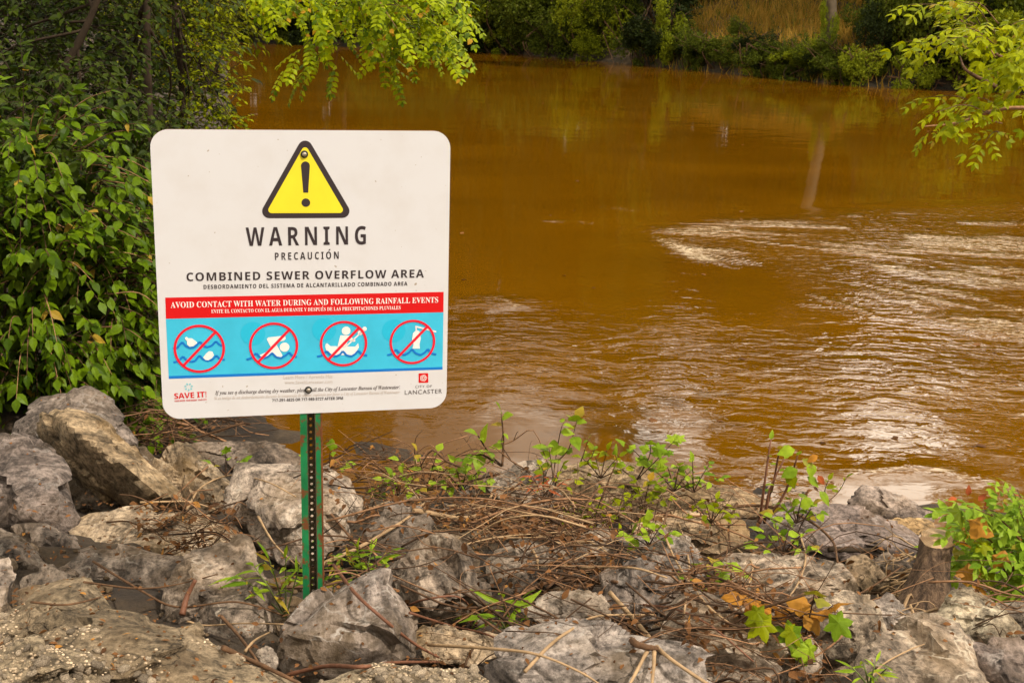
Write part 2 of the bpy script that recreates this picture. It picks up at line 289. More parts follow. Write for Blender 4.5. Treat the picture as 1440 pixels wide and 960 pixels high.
# ------------------------------------------------------------------ the sign
C4 = [(210.5, 181.2), (633.8, 183.8), (627.7, 572.7), (229.7, 589.7)]
A = np.array([ray(*C4[0]), -ray(*C4[1]), ray(*C4[2]), -ray(*C4[3])]).T
lam = np.linalg.svd(A)[2][-1]; lam = lam/lam[0]; Q = [ray(*C4[k])*lam[k] for k in range(4)]
sc_ = 0.762/np.linalg.norm(Q[1]-Q[0]); Q = [q*sc_+EYE for q in Q]
O3 = Q[3]; eu = (Q[2]-Q[3]); eu = eu/np.linalg.norm(eu); ev = np.array([0, 0, 1.0]); en = np.cross(eu, ev); en /= np.linalg.norm(en); ev = np.cross(en, eu)
SW, SH = 0.762, 0.764
def S(px, py):
    d = ray(px, py); t = ((O3-EYE)@en)/(d@en); q = EYE+d*t-O3; return np.array([q@eu, q@ev])
SMW = Matrix(((eu[0], ev[0], en[0], O3[0]), (eu[1], ev[1], en[1], O3[1]), (eu[2], ev[2], en[2], O3[2]), (0, 0, 0, 1)))
sign = thing('warning_sign', 'white square warning sign about sewer overflow, bolted to the green post', 'sign'); sign.matrix_world = SMW
def rounded(pts, r, n=8):
    pts = [np.array(p, float) for p in pts]; out = []; N = len(pts)
    for k in range(N):
        p, a, c2 = pts[k], pts[k-1], pts[(k+1) % N]; u = (a-p)/np.linalg.norm(a-p); v = (c2-p)/np.linalg.norm(c2-p)
        half = math.acos(max(-1, min(1, u@v)))/2; L = r/math.tan(half); cen = p+(u+v)/np.linalg.norm(u+v)*(r/math.sin(half))
        s, e = p+u*L-cen, p+v*L-cen; a0 = math.atan2(s[1], s[0]); a1 = math.atan2(e[1], e[0]); da = (a1-a0+math.pi) % (2*math.pi)-math.pi
        for i in range(n+1): t = a0+da*i/n; out.append(cen+r*np.array([math.cos(t), math.sin(t)]))
    return out
def ngon_bm(bm, pts, z):
    vs = [bm.verts.new((p[0], p[1], z)) for p in pts]
    f = bm.faces.new(vs); f.normal_update()
    if f.normal.z < 0: f.normal_flip()
    return f
def flat(name, polys, z, mt, parent=None):
    bm = bmesh.new()
    for p in polys: ngon_bm(bm, p, z)
    bmesh.ops.triangulate(bm, faces=[f for f in bm.faces if len(f.verts) > 4])
    me = bpy.data.meshes.new(name); bm.to_mesh(me); bm.free(); me.materials.append(mt); return link(name, me, parent or sign)
def ring_polys(c, r0, r1, n=48):
    o = []
    for k in range(n):
        a, b2 = 2*math.pi*k/n, 2*math.pi*(k+1)/n
        o.append([c+r*np.array([math.cos(t), math.sin(t)]) for r, t in ((r0, a), (r1, a), (r1, b2), (r0, b2))])
    return o
def disc(c, r, n=24): return [c+r*np.array([math.cos(2*math.pi*k/n), math.sin(2*math.pi*k/n)]) for k in range(n)]
def stroke(pts, wd):
    o = []
    for i, (a, b2) in enumerate(zip(pts[:-1], pts[1:])):
        a, b2 = np.array(a), np.array(b2); d = (b2-a)/np.linalg.norm(b2-a); n = np.array([-d[1], d[0]])*wd/2
        o.append([a-n, b2-n, b2+n, a+n])
    return o
INK = plain('sign_black_print', (0.035, 0.024, 0.026), 0.45); WHITE, nt_, b = mat('sign_white_face')
P = coords(nt_); c = mixc(nt_, ramp(nt_, noise(nt_, P, 9, 6), [(0.45, 0.0), (0.75, 0.22)]), (0.635, 0.622, 0.628), (0.48, 0.42, 0.36))
sp = ramp(nt_, noise(nt_, P, 75, 2, 0.4), [(0.735, 0.0), (0.775, 0.75)]); c = mixc(nt_, sp, c, (0.30, 0.22, 0.13))
nt_.links.new(c, b.inputs['Base Color']); b.inputs['Roughness'].default_value = 0.42
YEL = plain('sign_yellow_print', (0.80, 0.66, 0.025), 0.45, 0.4, 0.04, 12); RED = plain('sign_red_print', (0.60, 0.003, 0.004), 0.45); CYAN = plain('sign_cyan_print', (0.045, 0.47, 0.68), 0.45, 0.4, 0.07, 14)
TEAL = plain('sign_teal_print', (0.018, 0.45, 0.66), 0.45); BLUE = plain('sign_blue_print', (0.004, 0.17, 0.56), 0.45); PW = plain('sign_white_print', (0.80, 0.76, 0.72), 0.45)
RINGRED = plain('sign_ring_red_print', (0.80, 0.010, 0.028), 0.45); GREYP = plain('sign_pale_grey_print', (0.52, 0.45, 0.40), 0.45); MIDP = plain('sign_grey_print', (0.075, 0.055, 0.05), 0.45); LTEAL = plain('sign_light_teal_print', (0.20, 0.55, 0.60), 0.45)
EDGE = plain('sign_edge_metal', (0.42, 0.20, 0.16), 0.5)
bm = bmesh.new(); f = ngon_bm(bm, rounded([(0, 0), (SW, 0), (SW, SH), (0, SH)], 0.046, 10), 0.0)
ex = bmesh.ops.extrude_face_region(bm, geom=[f]); bmesh.ops.translate(bm, verts=[v for v in ex['geom'] if isinstance(v, bmesh.types.BMVert)], vec=(0, 0, -0.003))
bmesh.ops.recalc_face_normals(bm, faces=bm.faces[:]); me = bpy.data.meshes.new('sign_plate'); bm.to_mesh(me); bm.free(); me.materials.append(WHITE); me.materials.append(EDGE)
for p in me.polygons: p.material_index = 0 if p.normal.z > 0.9 else 1
link('sign_plate', me, sign)
ZP = 0.0004
def z1(x, y): return S(210+x/3.349, 170+y/3.349)
def z2(x, y): return S(210+x/3.349, 370+y/3.349)
def z3(x, y): return S(230+x/7.2, 410+y/7.2)
def z4(x, y): return S(430+x/7.2, 410+y/7.2)
tri = flat('warning_triangle', [rounded([z1(733, 59), z1(507, 459), z1(967, 457)], 0.0185)], ZP, INK)
flat('yellow_field', [rounded([z1(733, 109), z1(549, 434.5), z1(923, 433.5)], 0.0085)], 2*ZP, YEL, tri)
flat('exclamation_mark', [[z1(714, 212)]+[z1(735+21*math.cos(t), 212-21*math.sin(t)) for t in np.linspace(math.pi*0.95, 0.05, 9)]+[z1(748, 338), z1(725, 338)], disc(z1(737, 385), 0.0112)], 3*ZP, INK, tri)
banner = flat('red_banner', [[z2(75, 162), z2(78, 262), z2(1385, 231), z2(1386, 135)]], ZP, RED)
panel = flat('blue_panel', [[z2(78, 262), z2(91, 531), z2(1381, 488), z2(1385, 231)]], ZP, CYAN)
flat('blue_stripe', [[z2(91, 531), z2(92, 544), z2(1381, 500), z2(1381, 488)]], ZP, BLUE)
for q in (z3(905, 425), z4(185, 385), z4(890, 395)): flat('pale_disc', [disc(q, 0.032, 32)], 2*ZP, TEAL, panel)
WAVES = [[(95,575),(140,568),(165,535),(190,510),(220,545),(260,570),(310,565),(345,530),(370,505),(400,545),(440,562),(490,545),(530,500),(570,540),(615,550)],
 [(100,715),(150,705),(175,675),(198,655),(230,690),(280,710),(320,700),(350,660),(368,645),(395,680),(440,700),(490,690),(535,645),(570,680),(620,690)],
 [(840,685),(890,672),(915,640),(940,622),(970,655),(1010,675),(1060,655),(1100,620),(1140,660),(1190,672),(1240,640),(1270,612),(1300,645),(1350,660)]]
W4 = [[(115,655),(165,645),(190,615),(215,600),(245,635),(300,655),(345,635),(375,600),(410,640),(460,655),(500,630),(530,595),(565,630),(620,645)],
 [(825,640),(870,632),(895,600),(918,585),(945,620),(1000,640),(1045,615),(1075,580),(1110,620),(1160,640),(1205,615),(1235,580),(1270,620),(1320,635)]]
def picto(whites, waves, cz, rz, zf, first):
    """one ban sign: white figure, blue waves, red ring with a slash"""
    c = cz; ring = flat('ban_symbol', ring_polys(c, rz*0.90, rz)+stroke([c+rz*0.94*np.array([-0.69, -0.72]), c+rz*0.94*np.array([0.69, 0.72])], 0.0072), 5*ZP, RINGRED, panel)
    if first: flat('waves', [q for wv_ in waves for q in stroke([zf(*p) for p in wv_], 0.0056)], 3*ZP, BLUE, ring); flat('figure', whites, 4*ZP, PW, ring)
    else: flat('figure', whites, 3*ZP, PW, ring); flat('waves', [q for wv_ in waves for q in stroke([zf(*p) for p in wv_], 0.0056)], 4*ZP, BLUE, ring)
picto([[z3(*p) for p in ((215,465),(235,455),(250,470),(285,470),(335,505),(340,520),(300,550),(265,555),(240,535),(238,500),(220,480))], [z3(*p) for p in ((400,665),(430,625),(460,600),(495,605),(510,640),(490,670),(455,692),(425,690))]], WAVES[:2], z2(236, 402), 0.0658, z3, True)
picto([[z3(*p) for p in ((1045,480),(1060,462),(1210,445),(1235,455),(1235,480),(1215,495),(1130,510),(1205,645),(1190,660),(1150,655),(1100,610),(1060,650),(1010,665),(970,655),(975,640),(1080,590),(1085,560))], disc(z3(1225, 560), 0.0127)], WAVES[2:], z2(586, 388), 0.0645, z3, False)
picto([disc(z4(408, 395), 0.0117), [z4(*p) for p in ((350,440),(450,445),(470,470),(500,480),(500,505),(470,505),(430,490),(400,560),(320,560))], [z4(*p) for p in ((200,530),(215,520),(250,550),(500,555),(530,520),(538,560),(510,610),(470,640),(250,640),(215,610),(197,560))], stroke([z4(410, 550), z4(590, 385)], 0.0037)[0], disc(z4(550, 415), 0.0066), disc(z4(595, 375), 0.0060)], W4[:1], z2(915, 378), 0.0637, z4, False)
picto([[z4(*p) for p in ((1120,385),(1150,400),(1165,470),(1150,530),(1155,575),(1080,575),(1090,530),(1075,480),(1085,420))], stroke([z4(1108, 350), z4(1320, 405)], 0.0042)[0], stroke([z4(1115, 350), z4(1118, 400)], 0.0035)[0]], W4[1:], z2(1239, 370), 0.0628, z4, False)
# lettering
FD = bpy.utils.system_resource('DATAFILES') or ''; MF = None
try: MF = bpy.data.fonts.load(os.path.join(FD, 'fonts', 'NotoSansMath-Regular.woff2'))
except Exception: MF = None
STY = {'sans': (0x1d5d4, 0x1d5ee, 0x1d7ec), 'serif': (0x1d400, 0x1d41a, 0x1d7ce), 'ital': (0x1d468, 0x1d482, 0x1d7ce)}
ACC = {'É': 'E', 'Ó': 'O', 'á': 'a', 'í': 'i', 'ó': 'o'}
def styled(s, st):
    if MF is None or st not in STY: return s
    U, L, Dg = STY[st]; o = ''
    for ch in s:
        b_ = ACC.get(ch, ch)
        if 'A' <= b_ <= 'Z': o += chr(U+ord(b_)-65)
        elif 'a' <= b_ <= 'z': o += chr(L+ord(b_)-97)
        elif '0' <= b_ <= '9': o += chr(Dg+ord(b_)-48)
        else: o += b_
    return o
def text_np(body, st, space):
    cu = bpy.data.curves.new('t', 'FONT'); cu.body = styled(body, st); cu.resolution_u = 3; cu.space_character = space
    if MF is not None and st != 'thin': cu.font = MF
    o = bpy.data.objects.new('t', cu); COL.objects.link(o); dg = bpy.context.evaluated_depsgraph_get(); me = o.evaluated_get(dg).to_mesh()
    V = np.array([v.co[:2] for v in me.vertices]).reshape(-1, 2); Fc = [list(p.vertices) for p in me.polygons]
    o.evaluated_get(dg).to_mesh_clear(); bpy.data.objects.remove(o); bpy.data.curves.remove(cu); return V, Fc
def text(name, body, st, pl, pr, capl, mt, parent=None, space=1.0, z=2*ZP, cap=0.714, split=False):
    """pl, pr: baseline ends (u,v); capl: capital height in metres"""
    V, Fc = text_np(body, st, space); x0, x1 = V[:, 0].min(), V[:, 0].max(); d = pr-pl; L = np.linalg.norm(d); d = d/L; n = np.array([-d[1], d[0]])
    cap = text_np('H', st, 1)[0][:, 1].max(); k = capl/cap; W_ = pl+((V[:, :1]-x0)*(L/(x1-x0)))*d+(V[:, 1:]*k)*n; V3 = np.c_[W_, np.full(len(V), z)]
    if MF is not None and st in STY and any(ch in ACC for ch in body):
        V3 = list(map(tuple, V3)); 
        for i, ch in enumerate(body):
            if ch in ACC:
                a, _ = text_np(body[:i]+ACC[ch], st, space); q, _ = text_np(body[:i]+'|', st, space); xa = (a[:, 0].max()-x0)*(L/(x1-x0)); wd = capl*(0.62 if ch.isupper() else 0.5)
                hh = capl*(1.12 if ch.isupper() else 0.82); c0 = pl+d*(xa-wd*0.62)+n*hh
                s0 = len(V3); V3 += [(*p, z) for p in (c0, c0+d*capl*0.16, c0+d*capl*0.34+n*capl*0.24, c0+d*capl*0.12+n*capl*0.24)]; Fc.append([s0, s0+1, s0+2, s0+3])
    if split:                                       # each letter a piece of its own
        lab = list(range(len(V3)))
        def find(i):
            while lab[i] != i: lab[i] = lab[lab[i]]; i = lab[i]
            return i
        for f in Fc:
            for v in f[1:]: lab[find(v)] = find(f[0])
        root = {}
        for f in Fc: root.setdefault(find(f[0]), []).append(f)
        for fs in root.values():
            ids = sorted({v for f in fs for v in f}); ix = {v: i for i, v in enumerate(ids)}; link(name, mesh_py(name, [V3[v] for v in ids], [[ix[v] for v in f] for f in fs], mt), parent or sign)
        return
    me = mesh_py(name, V3, Fc, mt); return link(name, me, parent or sign)
def zz(f, xl, yl, xr, yr): return f(xl, yl), f(xr, yr)
pxm = 0.001836
text('letter', 'WARNING', 'sans', *zz(z1, 456, 589, 1020, 581), 26.5*pxm, INK, space=1.30, split=True)
text('subheading_text', 'PRECAUCIÓN', 'sans', *zz(z1, 592, 655, 892, 649), 10.6*pxm, INK, space=1.32)
text('headline_text', 'COMBINED SEWER OVERFLOW AREA', 'sans', *zz(z1, 176, 754, 1293, 737), 12.0*pxm, INK, space=1.10)
text('spanish_headline_text', 'DESBORDAMIENTO DEL SISTEMA DE ALCANTARILLADO COMBINADO AREA', 'sans', *zz(z1, 256, 791, 1215, 775), 5.9*pxm, INK, space=1.12)
text('banner_text', 'AVOID CONTACT WITH WATER DURING AND FOLLOWING RAINFALL EVENTS', 'serif', *zz(z2, 101, 210, 1360, 185), 8.3*pxm, PW, banner, 1.02, cap=0.68)
text('banner_subtext', 'EVITE EL CONTACTO CON EL AGUA DURANTE Y DESPUÉS DE LAS PRECIPITACIONES PLUVIALES', 'serif', *zz(z2, 292, 235, 1183, 217), 5.2*pxm, PW, banner, 1.04, cap=0.68)
text('web_invitation_text', 'Learn More / Aprenda Más', 'thin', *zz(z2, 632, 545, 862, 540), 5.2*pxm, GREYP, None, 1.05, cap=0.68)
text('web_address_text', 'www.SaveItLancaster.com', 'thin', *zz(z2, 638, 568, 862, 564), 5.0*pxm, GREYP, None, 1.05, cap=0.68)
text('notice_text', 'If you see a discharge during dry weather, please call the City of Lancaster Bureau of Wastewater:', 'ital', *zz(z2, 310, 618, 1180, 590), 5.6*pxm, MIDP, None, 1.0, cap=0.68)
text('spanish_notice_text', 'Si es testigo de un desbordamiento durante la temporada de sequía, repórtelo por favor a City of Lancaster Bureau of Wastewater', 'ital', *zz(z2, 305, 642, 1180, 612), 4.6*pxm, GREYP, None, 1.0, cap=0.68)
text('phone_text', '717-291-4825 OR 717-989-5727 AFTER 3PM', 'sans', *zz(z2, 578, 652, 912, 641), 4.4*pxm, INK, None, 1.0)
lg = text('campaign_logo', 'SAVE IT!', 'sans', *zz(z2, 118, 638, 270, 629), 8.4*pxm, RED, None, 0.98)
text('campaign_tagline', 'YOUR WATER. YOUR MONEY. YOUR CITY.', 'sans', *zz(z2, 118, 652, 272, 645), 2.5*pxm, RED, lg, 1.0)
pc = z2(185, 582); pts = []
for k in range(7):
    a = 2*math.pi*k/7+0.2; d = np.array([math.cos(a), math.sin(a)]); n = np.array([-d[1], d[0]]); pts.append([pc+d*0.0045, pc+d*0.0090-n*0.0028, pc+d*0.0118, pc+d*0.0090+n*0.0028])
flat('water_drops', pts, 2*ZP, LTEAL, lg)
em = flat('city_emblem', [rounded([z2(1268, 518), z2(1268, 563), z2(1314, 562), z2(1313, 517)], 0.002, 3)], ZP, RED)
ec = z2(1291, 540); rose = []
for k, r in ((0, 0.0098), (1, 0.0066), (2, 0.0034)):
    q = [ec+r*np.array([math.cos(a+0.35*k), math.sin(a+0.35*k)]) for a in np.linspace(0, 2*math.pi, 6)]; rose += stroke(q, 0.0013)
flat('rose_lines', rose, 2*ZP, PW, em)
text('city_text', 'CITY OF', 'thin', *zz(z2, 1252, 587, 1330, 584), 3.9*pxm, MIDP, em, 1.2, cap=0.68)
text('city_name_text', 'LANCASTER', 'thin', *zz(z2, 1203, 618, 1378, 611), 6.6*pxm, MIDP, em, 1.15, cap=0.68)
def lathe(prof, n=16):
    V = []; Fc = []
    for r, z in prof: V += [(r*math.cos(2*math.pi*k/n), r*math.sin(2*math.pi*k/n), z) for k in range(n)]
    for j in range(len(prof)-1):
        for k in range(n): Fc.append([j*n+k, j*n+(k+1) % n, (j+1)*n+(k+1) % n, (j+1)*n+k])
    Fc.append(list(range((len(prof)-1)*n, len(prof)*n))); return V, Fc
RUB = plain('black_rubber_washer', (0.02, 0.018, 0.016), 0.6); STEEL = plain('bolt_steel', (0.42, 0.37, 0.30), 0.35); STEEL.node_tree.nodes['Principled BSDF'].inputs['Metallic'].default_value = 0.8
V, Fc = lathe([(0.0098, 0), (0.0098, 0.0022), (0.0085, 0.003), (0.0052, 0.003)]); wm = mesh_py('washer', V, Fc, RUB, True)
V, Fc = lathe([(0.0058, 0.003), (0.0056, 0.0062), (0.0040, 0.0076), (0.0015, 0.0079)]); bmh = mesh_py('bolt_head', V, Fc, STEEL, True)
for c in (z1(730, 157), z2(749, 595)):
    o = link('bolt', wm, sign); o.location = (c[0], c[1], 3*ZP); link('bolt_head', bmh, o)
# the post: a perforated U-channel behind the plate
m, nt_, b = mat('green_post_paint'); P = coords(nt_)
n1 = noise(nt_, P, 26, 8, 0.7); rust = ramp(nt_, n1, [(0.515, 0.0), (0.57, 1.0)])
c = mixc(nt_, ramp(nt_, noise(nt_, P, 8, 5), [(0.35, 0.0), (0.7, 1.0)]), (0.004, 0.105, 0.030), (0.010, 0.215, 0.070)); c = mixc(nt_, rust, c, (0.13, 0.045, 0.014))
nt_.links.new(c, b.inputs['Base Color']); b.inputs['Roughness'].default_value = 0.42; bump(nt_, b, n1, 0.3, 0.002); GREEN = m
m, nt_, b = mat('rusty_post_web'); P = coords(nt_)
c = ramp(nt_, noise(nt_, P, 30, 8, 0.7), [(0.35, (0.012, 0.028, 0.010)), (0.52, (0.055, 0.040, 0.014)), (0.68, (0.12, 0.06, 0.022))]); nt_.links.new(c, b.inputs['Base Color']); b.inputs['Roughness'].default_value = 0.8; RUSTY = m
RUST = plain('rust', (0.15, 0.052, 0.018), 0.9, 0.2, 0.4, 60)
puv = S(435.5, 590); topv = S(430, 195)[1]; base = O3+eu*puv[0]; gz = float(land(base[0], base[1])); post_o = base.copy(); post_o[2] = gz
post = thing('sign_post', 'green painted steel channel post, perforated and rusting, holding up the white sign', 'post'); BT = O3[2]-gz
post.matrix_world = Matrix(((eu[0], ev[0], en[0], post_o[0]), (eu[1], ev[1], en[1], post_o[1]), (eu[2], ev[2], en[2], post_o[2]), (0, 0, 0, 1)))
z0p, z1p = -0.25, BT+topv+0.015
def prism_strip(name, pr, mt):
    """extrude a closed outline (x, depth) along the post"""
    n = len(pr); V = [(p[0], z, p[1]) for z in (z0p, z1p) for p in pr]; Fc = [[k, (k+1) % n, n+(k+1) % n, n+k] for k in range(n)]+[list(range(n))[::-1], list(range(n, 2*n))]
    bm = bmesh.new(); vs = [bm.verts.new(v) for v in V]
    for f in Fc: bm.faces.new([vs[i] for i in f])
    bmesh.ops.recalc_face_normals(bm, faces=bm.faces[:]); me = bpy.data.meshes.new(name); bm.to_mesh(me); bm.free(); me.materials.append(mt); return link(name, me, post)
g = -0.0035
prism_strip('flange', [(-0.030, g), (-0.012, g), (-0.012, g-0.003), (-0.030, g-0.003)], GREEN); prism_strip('flange', [(0.012, g), (0.025, g), (0.025, g-0.003), (0.012, g-0.003)], GREEN)
prism_strip('rusted_edge', [(0.0252, g+0.0005), (0.030, g+0.0005), (0.030, g-0.0035), (0.0252, g-0.0035)], RUST)
prism_strip('side_wall', [(-0.012, g), (-0.0095, g), (-0.0085, g-0.026), (-0.011, g-0.026)], RUSTY); prism_strip('side_wall', [(0.0095, g), (0.012, g), (0.011, g-0.026), (0.0085, g-0.026)], RUSTY)
V = []; Fc = []; pit = 0.0192; nh = int((z1p-z0p)/pit)
for j in range(nh):
    zc = z0p+(j+0.5)*pit; s = len(V); n = 12
    for dz in (0, -0.003):
        for k in range(n):
            a = 2*math.pi*k/n+math.pi/12; ca, sa = math.cos(a), math.sin(a); mxx = max(abs(ca)/0.0085, abs(sa)/(pit/2))
            V += [(ca/mxx, zc+sa/mxx, g-0.0235+dz), (0.0042*ca, zc+0.0042*sa, g-0.0235+dz)]
    for k in range(n):
        k2 = (k+1) % n; a0, a1, b0, b1 = s+2*k, s+2*k+1, s+2*k2, s+2*k2+1; q = 2*n
        Fc += [[a0, b0, b1, a1], [a0+q, a1+q, b1+q, b0+q], [a1, b1, b1+q, a1+q]]
link('perforated_web', mesh_py('perforated_web', V, Fc, RUSTY), post)
# ------------------------------------------------------------------ rocks
ICO = {}
def ico(n):
    if n not in ICO:
        bm = bmesh.new(); bmesh.ops.create_icosphere(bm, subdivisions=n, radius=1); bm.verts.ensure_lookup_table()
        ICO[n] = (np.array([v.co[:] for v in bm.verts]), np.array([[v.index for v in f.verts] for f in bm.faces])); bm.free()
    return ICO[n]
ROCKTRIS = []                                      # (V, F) world, for dropping litter
BVH_SRC = {}
def hull_planes(P):
    bm = bmesh.new(); [bm.verts.new(p) for p in P]; r = bmesh.ops.convex_hull(bm, input=bm.verts[:]); c = P.mean(0); out = []
    bm.normal_update()
    for f in bm.faces:
        n = np.array(f.normal); d = n@(np.array(f.verts[0].co)-c)
        if d < 0: n, d = -n, -d
        if not any(n@q[0] > 0.9995 and abs(d-q[1]) < 1e-4 for q in out) and d > 1e-5: out.append((n, d))
    bm.free(); return c, np.array([q[0] for q in out]), np.array([q[1] for q in out])
def rock(label, outline, ridge=None, dy=0.0, tilt=0.6, thick=0.5, tint=(1, 1, 1), mt=None, res=5, sharp=70, rough=1.0, Y=None, name='boulder', cat='rock', group='riprap rocks on the bank'):
    ol = np.array(outline, float); x0, y0 = ol.min(0); x1, y1 = ol.max(0); cx, cy = ol.mean(0)
    Yf = (G(cx, y1)[1] if Y is None else Y)+dy; c0 = at(cx, y1, Yf); D = (c0-EYE)@_f; W_ = (x1-x0)/F*D; H_ = (y1-y0)/F*D; s = min(W_, H_*1.3)
    def P(px, py, off): return EYE+ray(px, py)*(D+tilt*(y1-py)/F*D+off)
    pts = [P(p[0], p[1], 0.12*s) for p in ol]
    if ridge is None:
        r = random.Random(int(cx*7+cy)); ridge = []
        for k in range(r.choice((3, 4, 4, 5))):
            a = r.random()*6.28; q = 0.15+0.4*r.random(); ridge.append((cx+(x1-x0)/2*q*math.cos(a), cy+(y1-y0)/2*q*math.sin(a), 0.10+0.22*r.random()))
    pts += [P(px, py, 0.12*s-bb*s) for px, py, bb in ridge]
    pts += [P(cx+(p[0]-cx)*0.8, cy+(p[1]-cy)*0.8+0.10*(y1-y0), 0.12*s+thick*s) for p in ol]
    pts = np.array(pts); c, n, d = hull_planes(pts); r = np.random.default_rng(int(cx*3+cy)); en_, ed_ = [], []
    for k in range(4):                              # planes that shave an edge or a corner
        q = r.normal(size=3); q /= np.linalg.norm(q); sup = ((pts-c)@q).max(); en_.append(q); ed_.append(sup*r.uniform(.955, 1.0))
    n = np.vstack([n, en_]); d = np.r_[d, ed_]; dims = pts.max(0)-pts.min(0); dims = dims/dims.max()
    U, Fc = ico(res); dr = U*np.maximum(dims, 0.35); dr /= np.linalg.norm(dr, axis=1)[:, None]
    dots = dr@n.T; q = np.where(dots > 1e-3, np.maximum(dots, 1e-3)/d, 0.0); mq = q.max(1, keepdims=True)
    rr = 1/(mq[:, 0]*((q/mq)**sharp).sum(1)**(1/sharp)); V = dr*rr[:, None]; sd_ = int(cx*13+cy*7) % 999
    k = 1/max(s, 0.08); V0 = V*1.0; a = 0.009*s*rough
    dis = a*fbm(V0*k*2.2+sd_, 3, sd_)+0.55*a*fbm(V0*k*7+sd_, 5, sd_+5, 0.62)
    for cs_, tl_ in ((1.35, .28), (3.4, .13)):       # broken faces: every cell of the surface is tilted its own way
        cp = V0[r.choice(len(V0), int(9*cs_**1.35))]; cp = cp+r.normal(size=cp.shape)*.03*s; Wp = V0+.05*s*np.stack([vnoise(V0*k*4+q, sd_+q) for q in (1, 2, 3)], -1)
        ci = np.argmin(((Wp[:, None, :]-cp[None])**2).sum(-1), 1); tv = r.normal(size=cp.shape); tv = tv/np.linalg.norm(tv, axis=1)[:, None]*tl_*rough**.5
        dis += ((Wp-cp[ci])*tv[ci]).sum(1)+(.008*s*r.normal(size=len(cp)))[ci]
    bd = np.array([0.25, 0.35, 0.9]); t = (V0*k)@bd*5+1.6*fbm(V0*k*1.6+sd_, 2, sd_+9); dis -= 0.22*a*smooth(0.25, 0.0, np.abs(t-np.round(t)))*smooth(-0.2, 0.4, vnoise(V0*k*1.7, sd_+11))
    rg = 1-np.abs(vnoise(V0*k*3.1+7, sd_+3)); dis -= 0.35*a*smooth(0.86, 1.0, rg)
    V = (V+dr*dis[:, None])*1.045; me = mesh_np(name, V, Fc, mt or M_ROCK, True); me.set_sharp_from_angle(angle=math.radians(24))
    o = link(name, me); o.location = c; o.color = (*tint, 1); tag(o, label, cat, group); ROCKTRIS.append((V+c, Fc)); o['_'] = 0; del o['_']; BVH_SRC[o.name] = (V+c, Fc); return o
GR, BR, LT, DK, PU = (1, 1, 1), (1.08, 0.98, 0.82), (1.25, 1.2, 1.1), (0.62, 0.60, 0.58), (0.98, 0.94, 0.95)
rock('dark grey boulder at the top left, leaning behind the long slanted brown one', [(21,608),(26,590),(59,564),(83,552),(114,555),(165,588),(193,616),(185,640),(120,660),(50,655)], [(90,575,.25),(150,600,.25),(60,600,.2)], Y=5.0, tint=(.62,.60,.60))
rock('long slanted brown boulder lying on the heap under the leafy bush', [(61,575),(74,564),(94,567),(131,584),(175,623),(206,645),(254,693),(252,704),(206,716),(166,708),(144,693),(94,658),(80,638),(62,610)], [(95,600,.35),(150,640,.38),(215,690,.3),(110,590,.2),(190,650,.28)], Y=4.65, tilt=.35, tint=(.95,.87,.72), mt=M_ROCKB)
rock('big dark boulder with white veins cut off by the left edge', [(-70,650),(-30,618),(0,614),(26,612),(61,625),(88,643),(96,667),(105,715),(105,741),(83,750),(44,750),(-40,752),(-72,700)], [(30,640,.25),(80,670,.3),(40,720,.3),(-10,680,.35)], Y=4.2, tint=(.58,.55,.56))
rock('dark brown rock wedged in shadow under the slanted boulder', [(97,650),(130,665),(165,705),(160,728),(135,735),(100,724)], Y=4.75, tint=(.55,.52,.46), res=4)  # tint darkened to put the shadow into the stone colour
rock('smooth brown grey rock at the left edge below the veined boulder', [(-50,755),(0,743),(26,750),(48,768),(77,803),(72,815),(26,822),(-40,820)], [(20,770,.25),(50,795,.3),(-10,790,.3)], Y=3.75, tint=(.72,.69,.66))
rock('dark rounded rock wedged between the veined boulder and the littered slab', [(17,743),(35,736),(74,738),(103,757),(116,778),(109,798),(79,810),(45,790)], Y=3.95, tint=(.6,.57,.54), res=4)
rock('pale pointed rock half out of the picture at the left edge', [(-40,790),(0,784),(15,785),(22,807),(9,842),(0,862),(-40,880)], Y=3.25, tint=(1.15,1.12,1.1), res=4)
rock('dark flat stone in the gap left of the broad slab', [(30,812),(60,798),(92,806),(120,834),(116,856),(60,862),(22,846)], Y=3.35, tint=(.7,.66,.6), res=4)
rock('small brown stone under the smooth rock at the left edge', [(70,800),(96,792),(112,806),(104,824),(80,822)], Y=3.6, tint=(.75,.68,.6), res=4)
rock('flat light slab covered with dead leaves and twigs', [(100,735),(131,722),(188,717),(232,715),(271,726),(306,733),(339,754),(339,766),(300,785),(193,785),(120,785),(103,760)], [(220,740,.10),(160,745,.10),(290,755,.10),(200,765,.28),(280,768,.26)], Y=4.05, tilt=1.5, thick=.3, tint=(1.15,1.10,1.02), mt=M_ROCKB, rough=1.5)
rock('broad grey slab with a pale top edge, left of the layered one', [(79,811),(94,794),(118,772),(144,768),(193,774),(239,779),(265,781),(262,820),(250,855),(210,850),(153,835),(100,830)], [(130,790,.18),(200,795,.2),(240,800,.2),(170,820,.28)], Y=3.55, tilt=.9, tint=(1.0,.96,.92))
rock('large slab with slanting layered face beside the post', [(240,798),(263,780),(315,765),(350,765),(372,807),(398,855),(389,880),(354,910),(315,918),(270,900),(240,860)], [(270,800,.22),(340,785,.18),(370,840,.28),(300,860,.34),(340,885,.3)], Y=3.2, tilt=.7, tint=(.92,.87,.80))
conc = rock('long block of pebbly concrete rubble across the lower left corner', [(-60,874),(20,829),(70,818),(127,824),(192,849),(242,872),(277,898),(327,925),(420,964),(430,1010),(250,1030),(-60,1030)], [(60,860,.16),(150,880,.22),(240,905,.22),(120,950,.3),(300,960,.28),(20,930,.24)], Y=2.5, tilt=1.1, thick=.3, tint=(.84,.74,.62), mt=M_CONC, rough=3.0, name='concrete_rubble', cat='rubble', group='broken concrete on the bank')
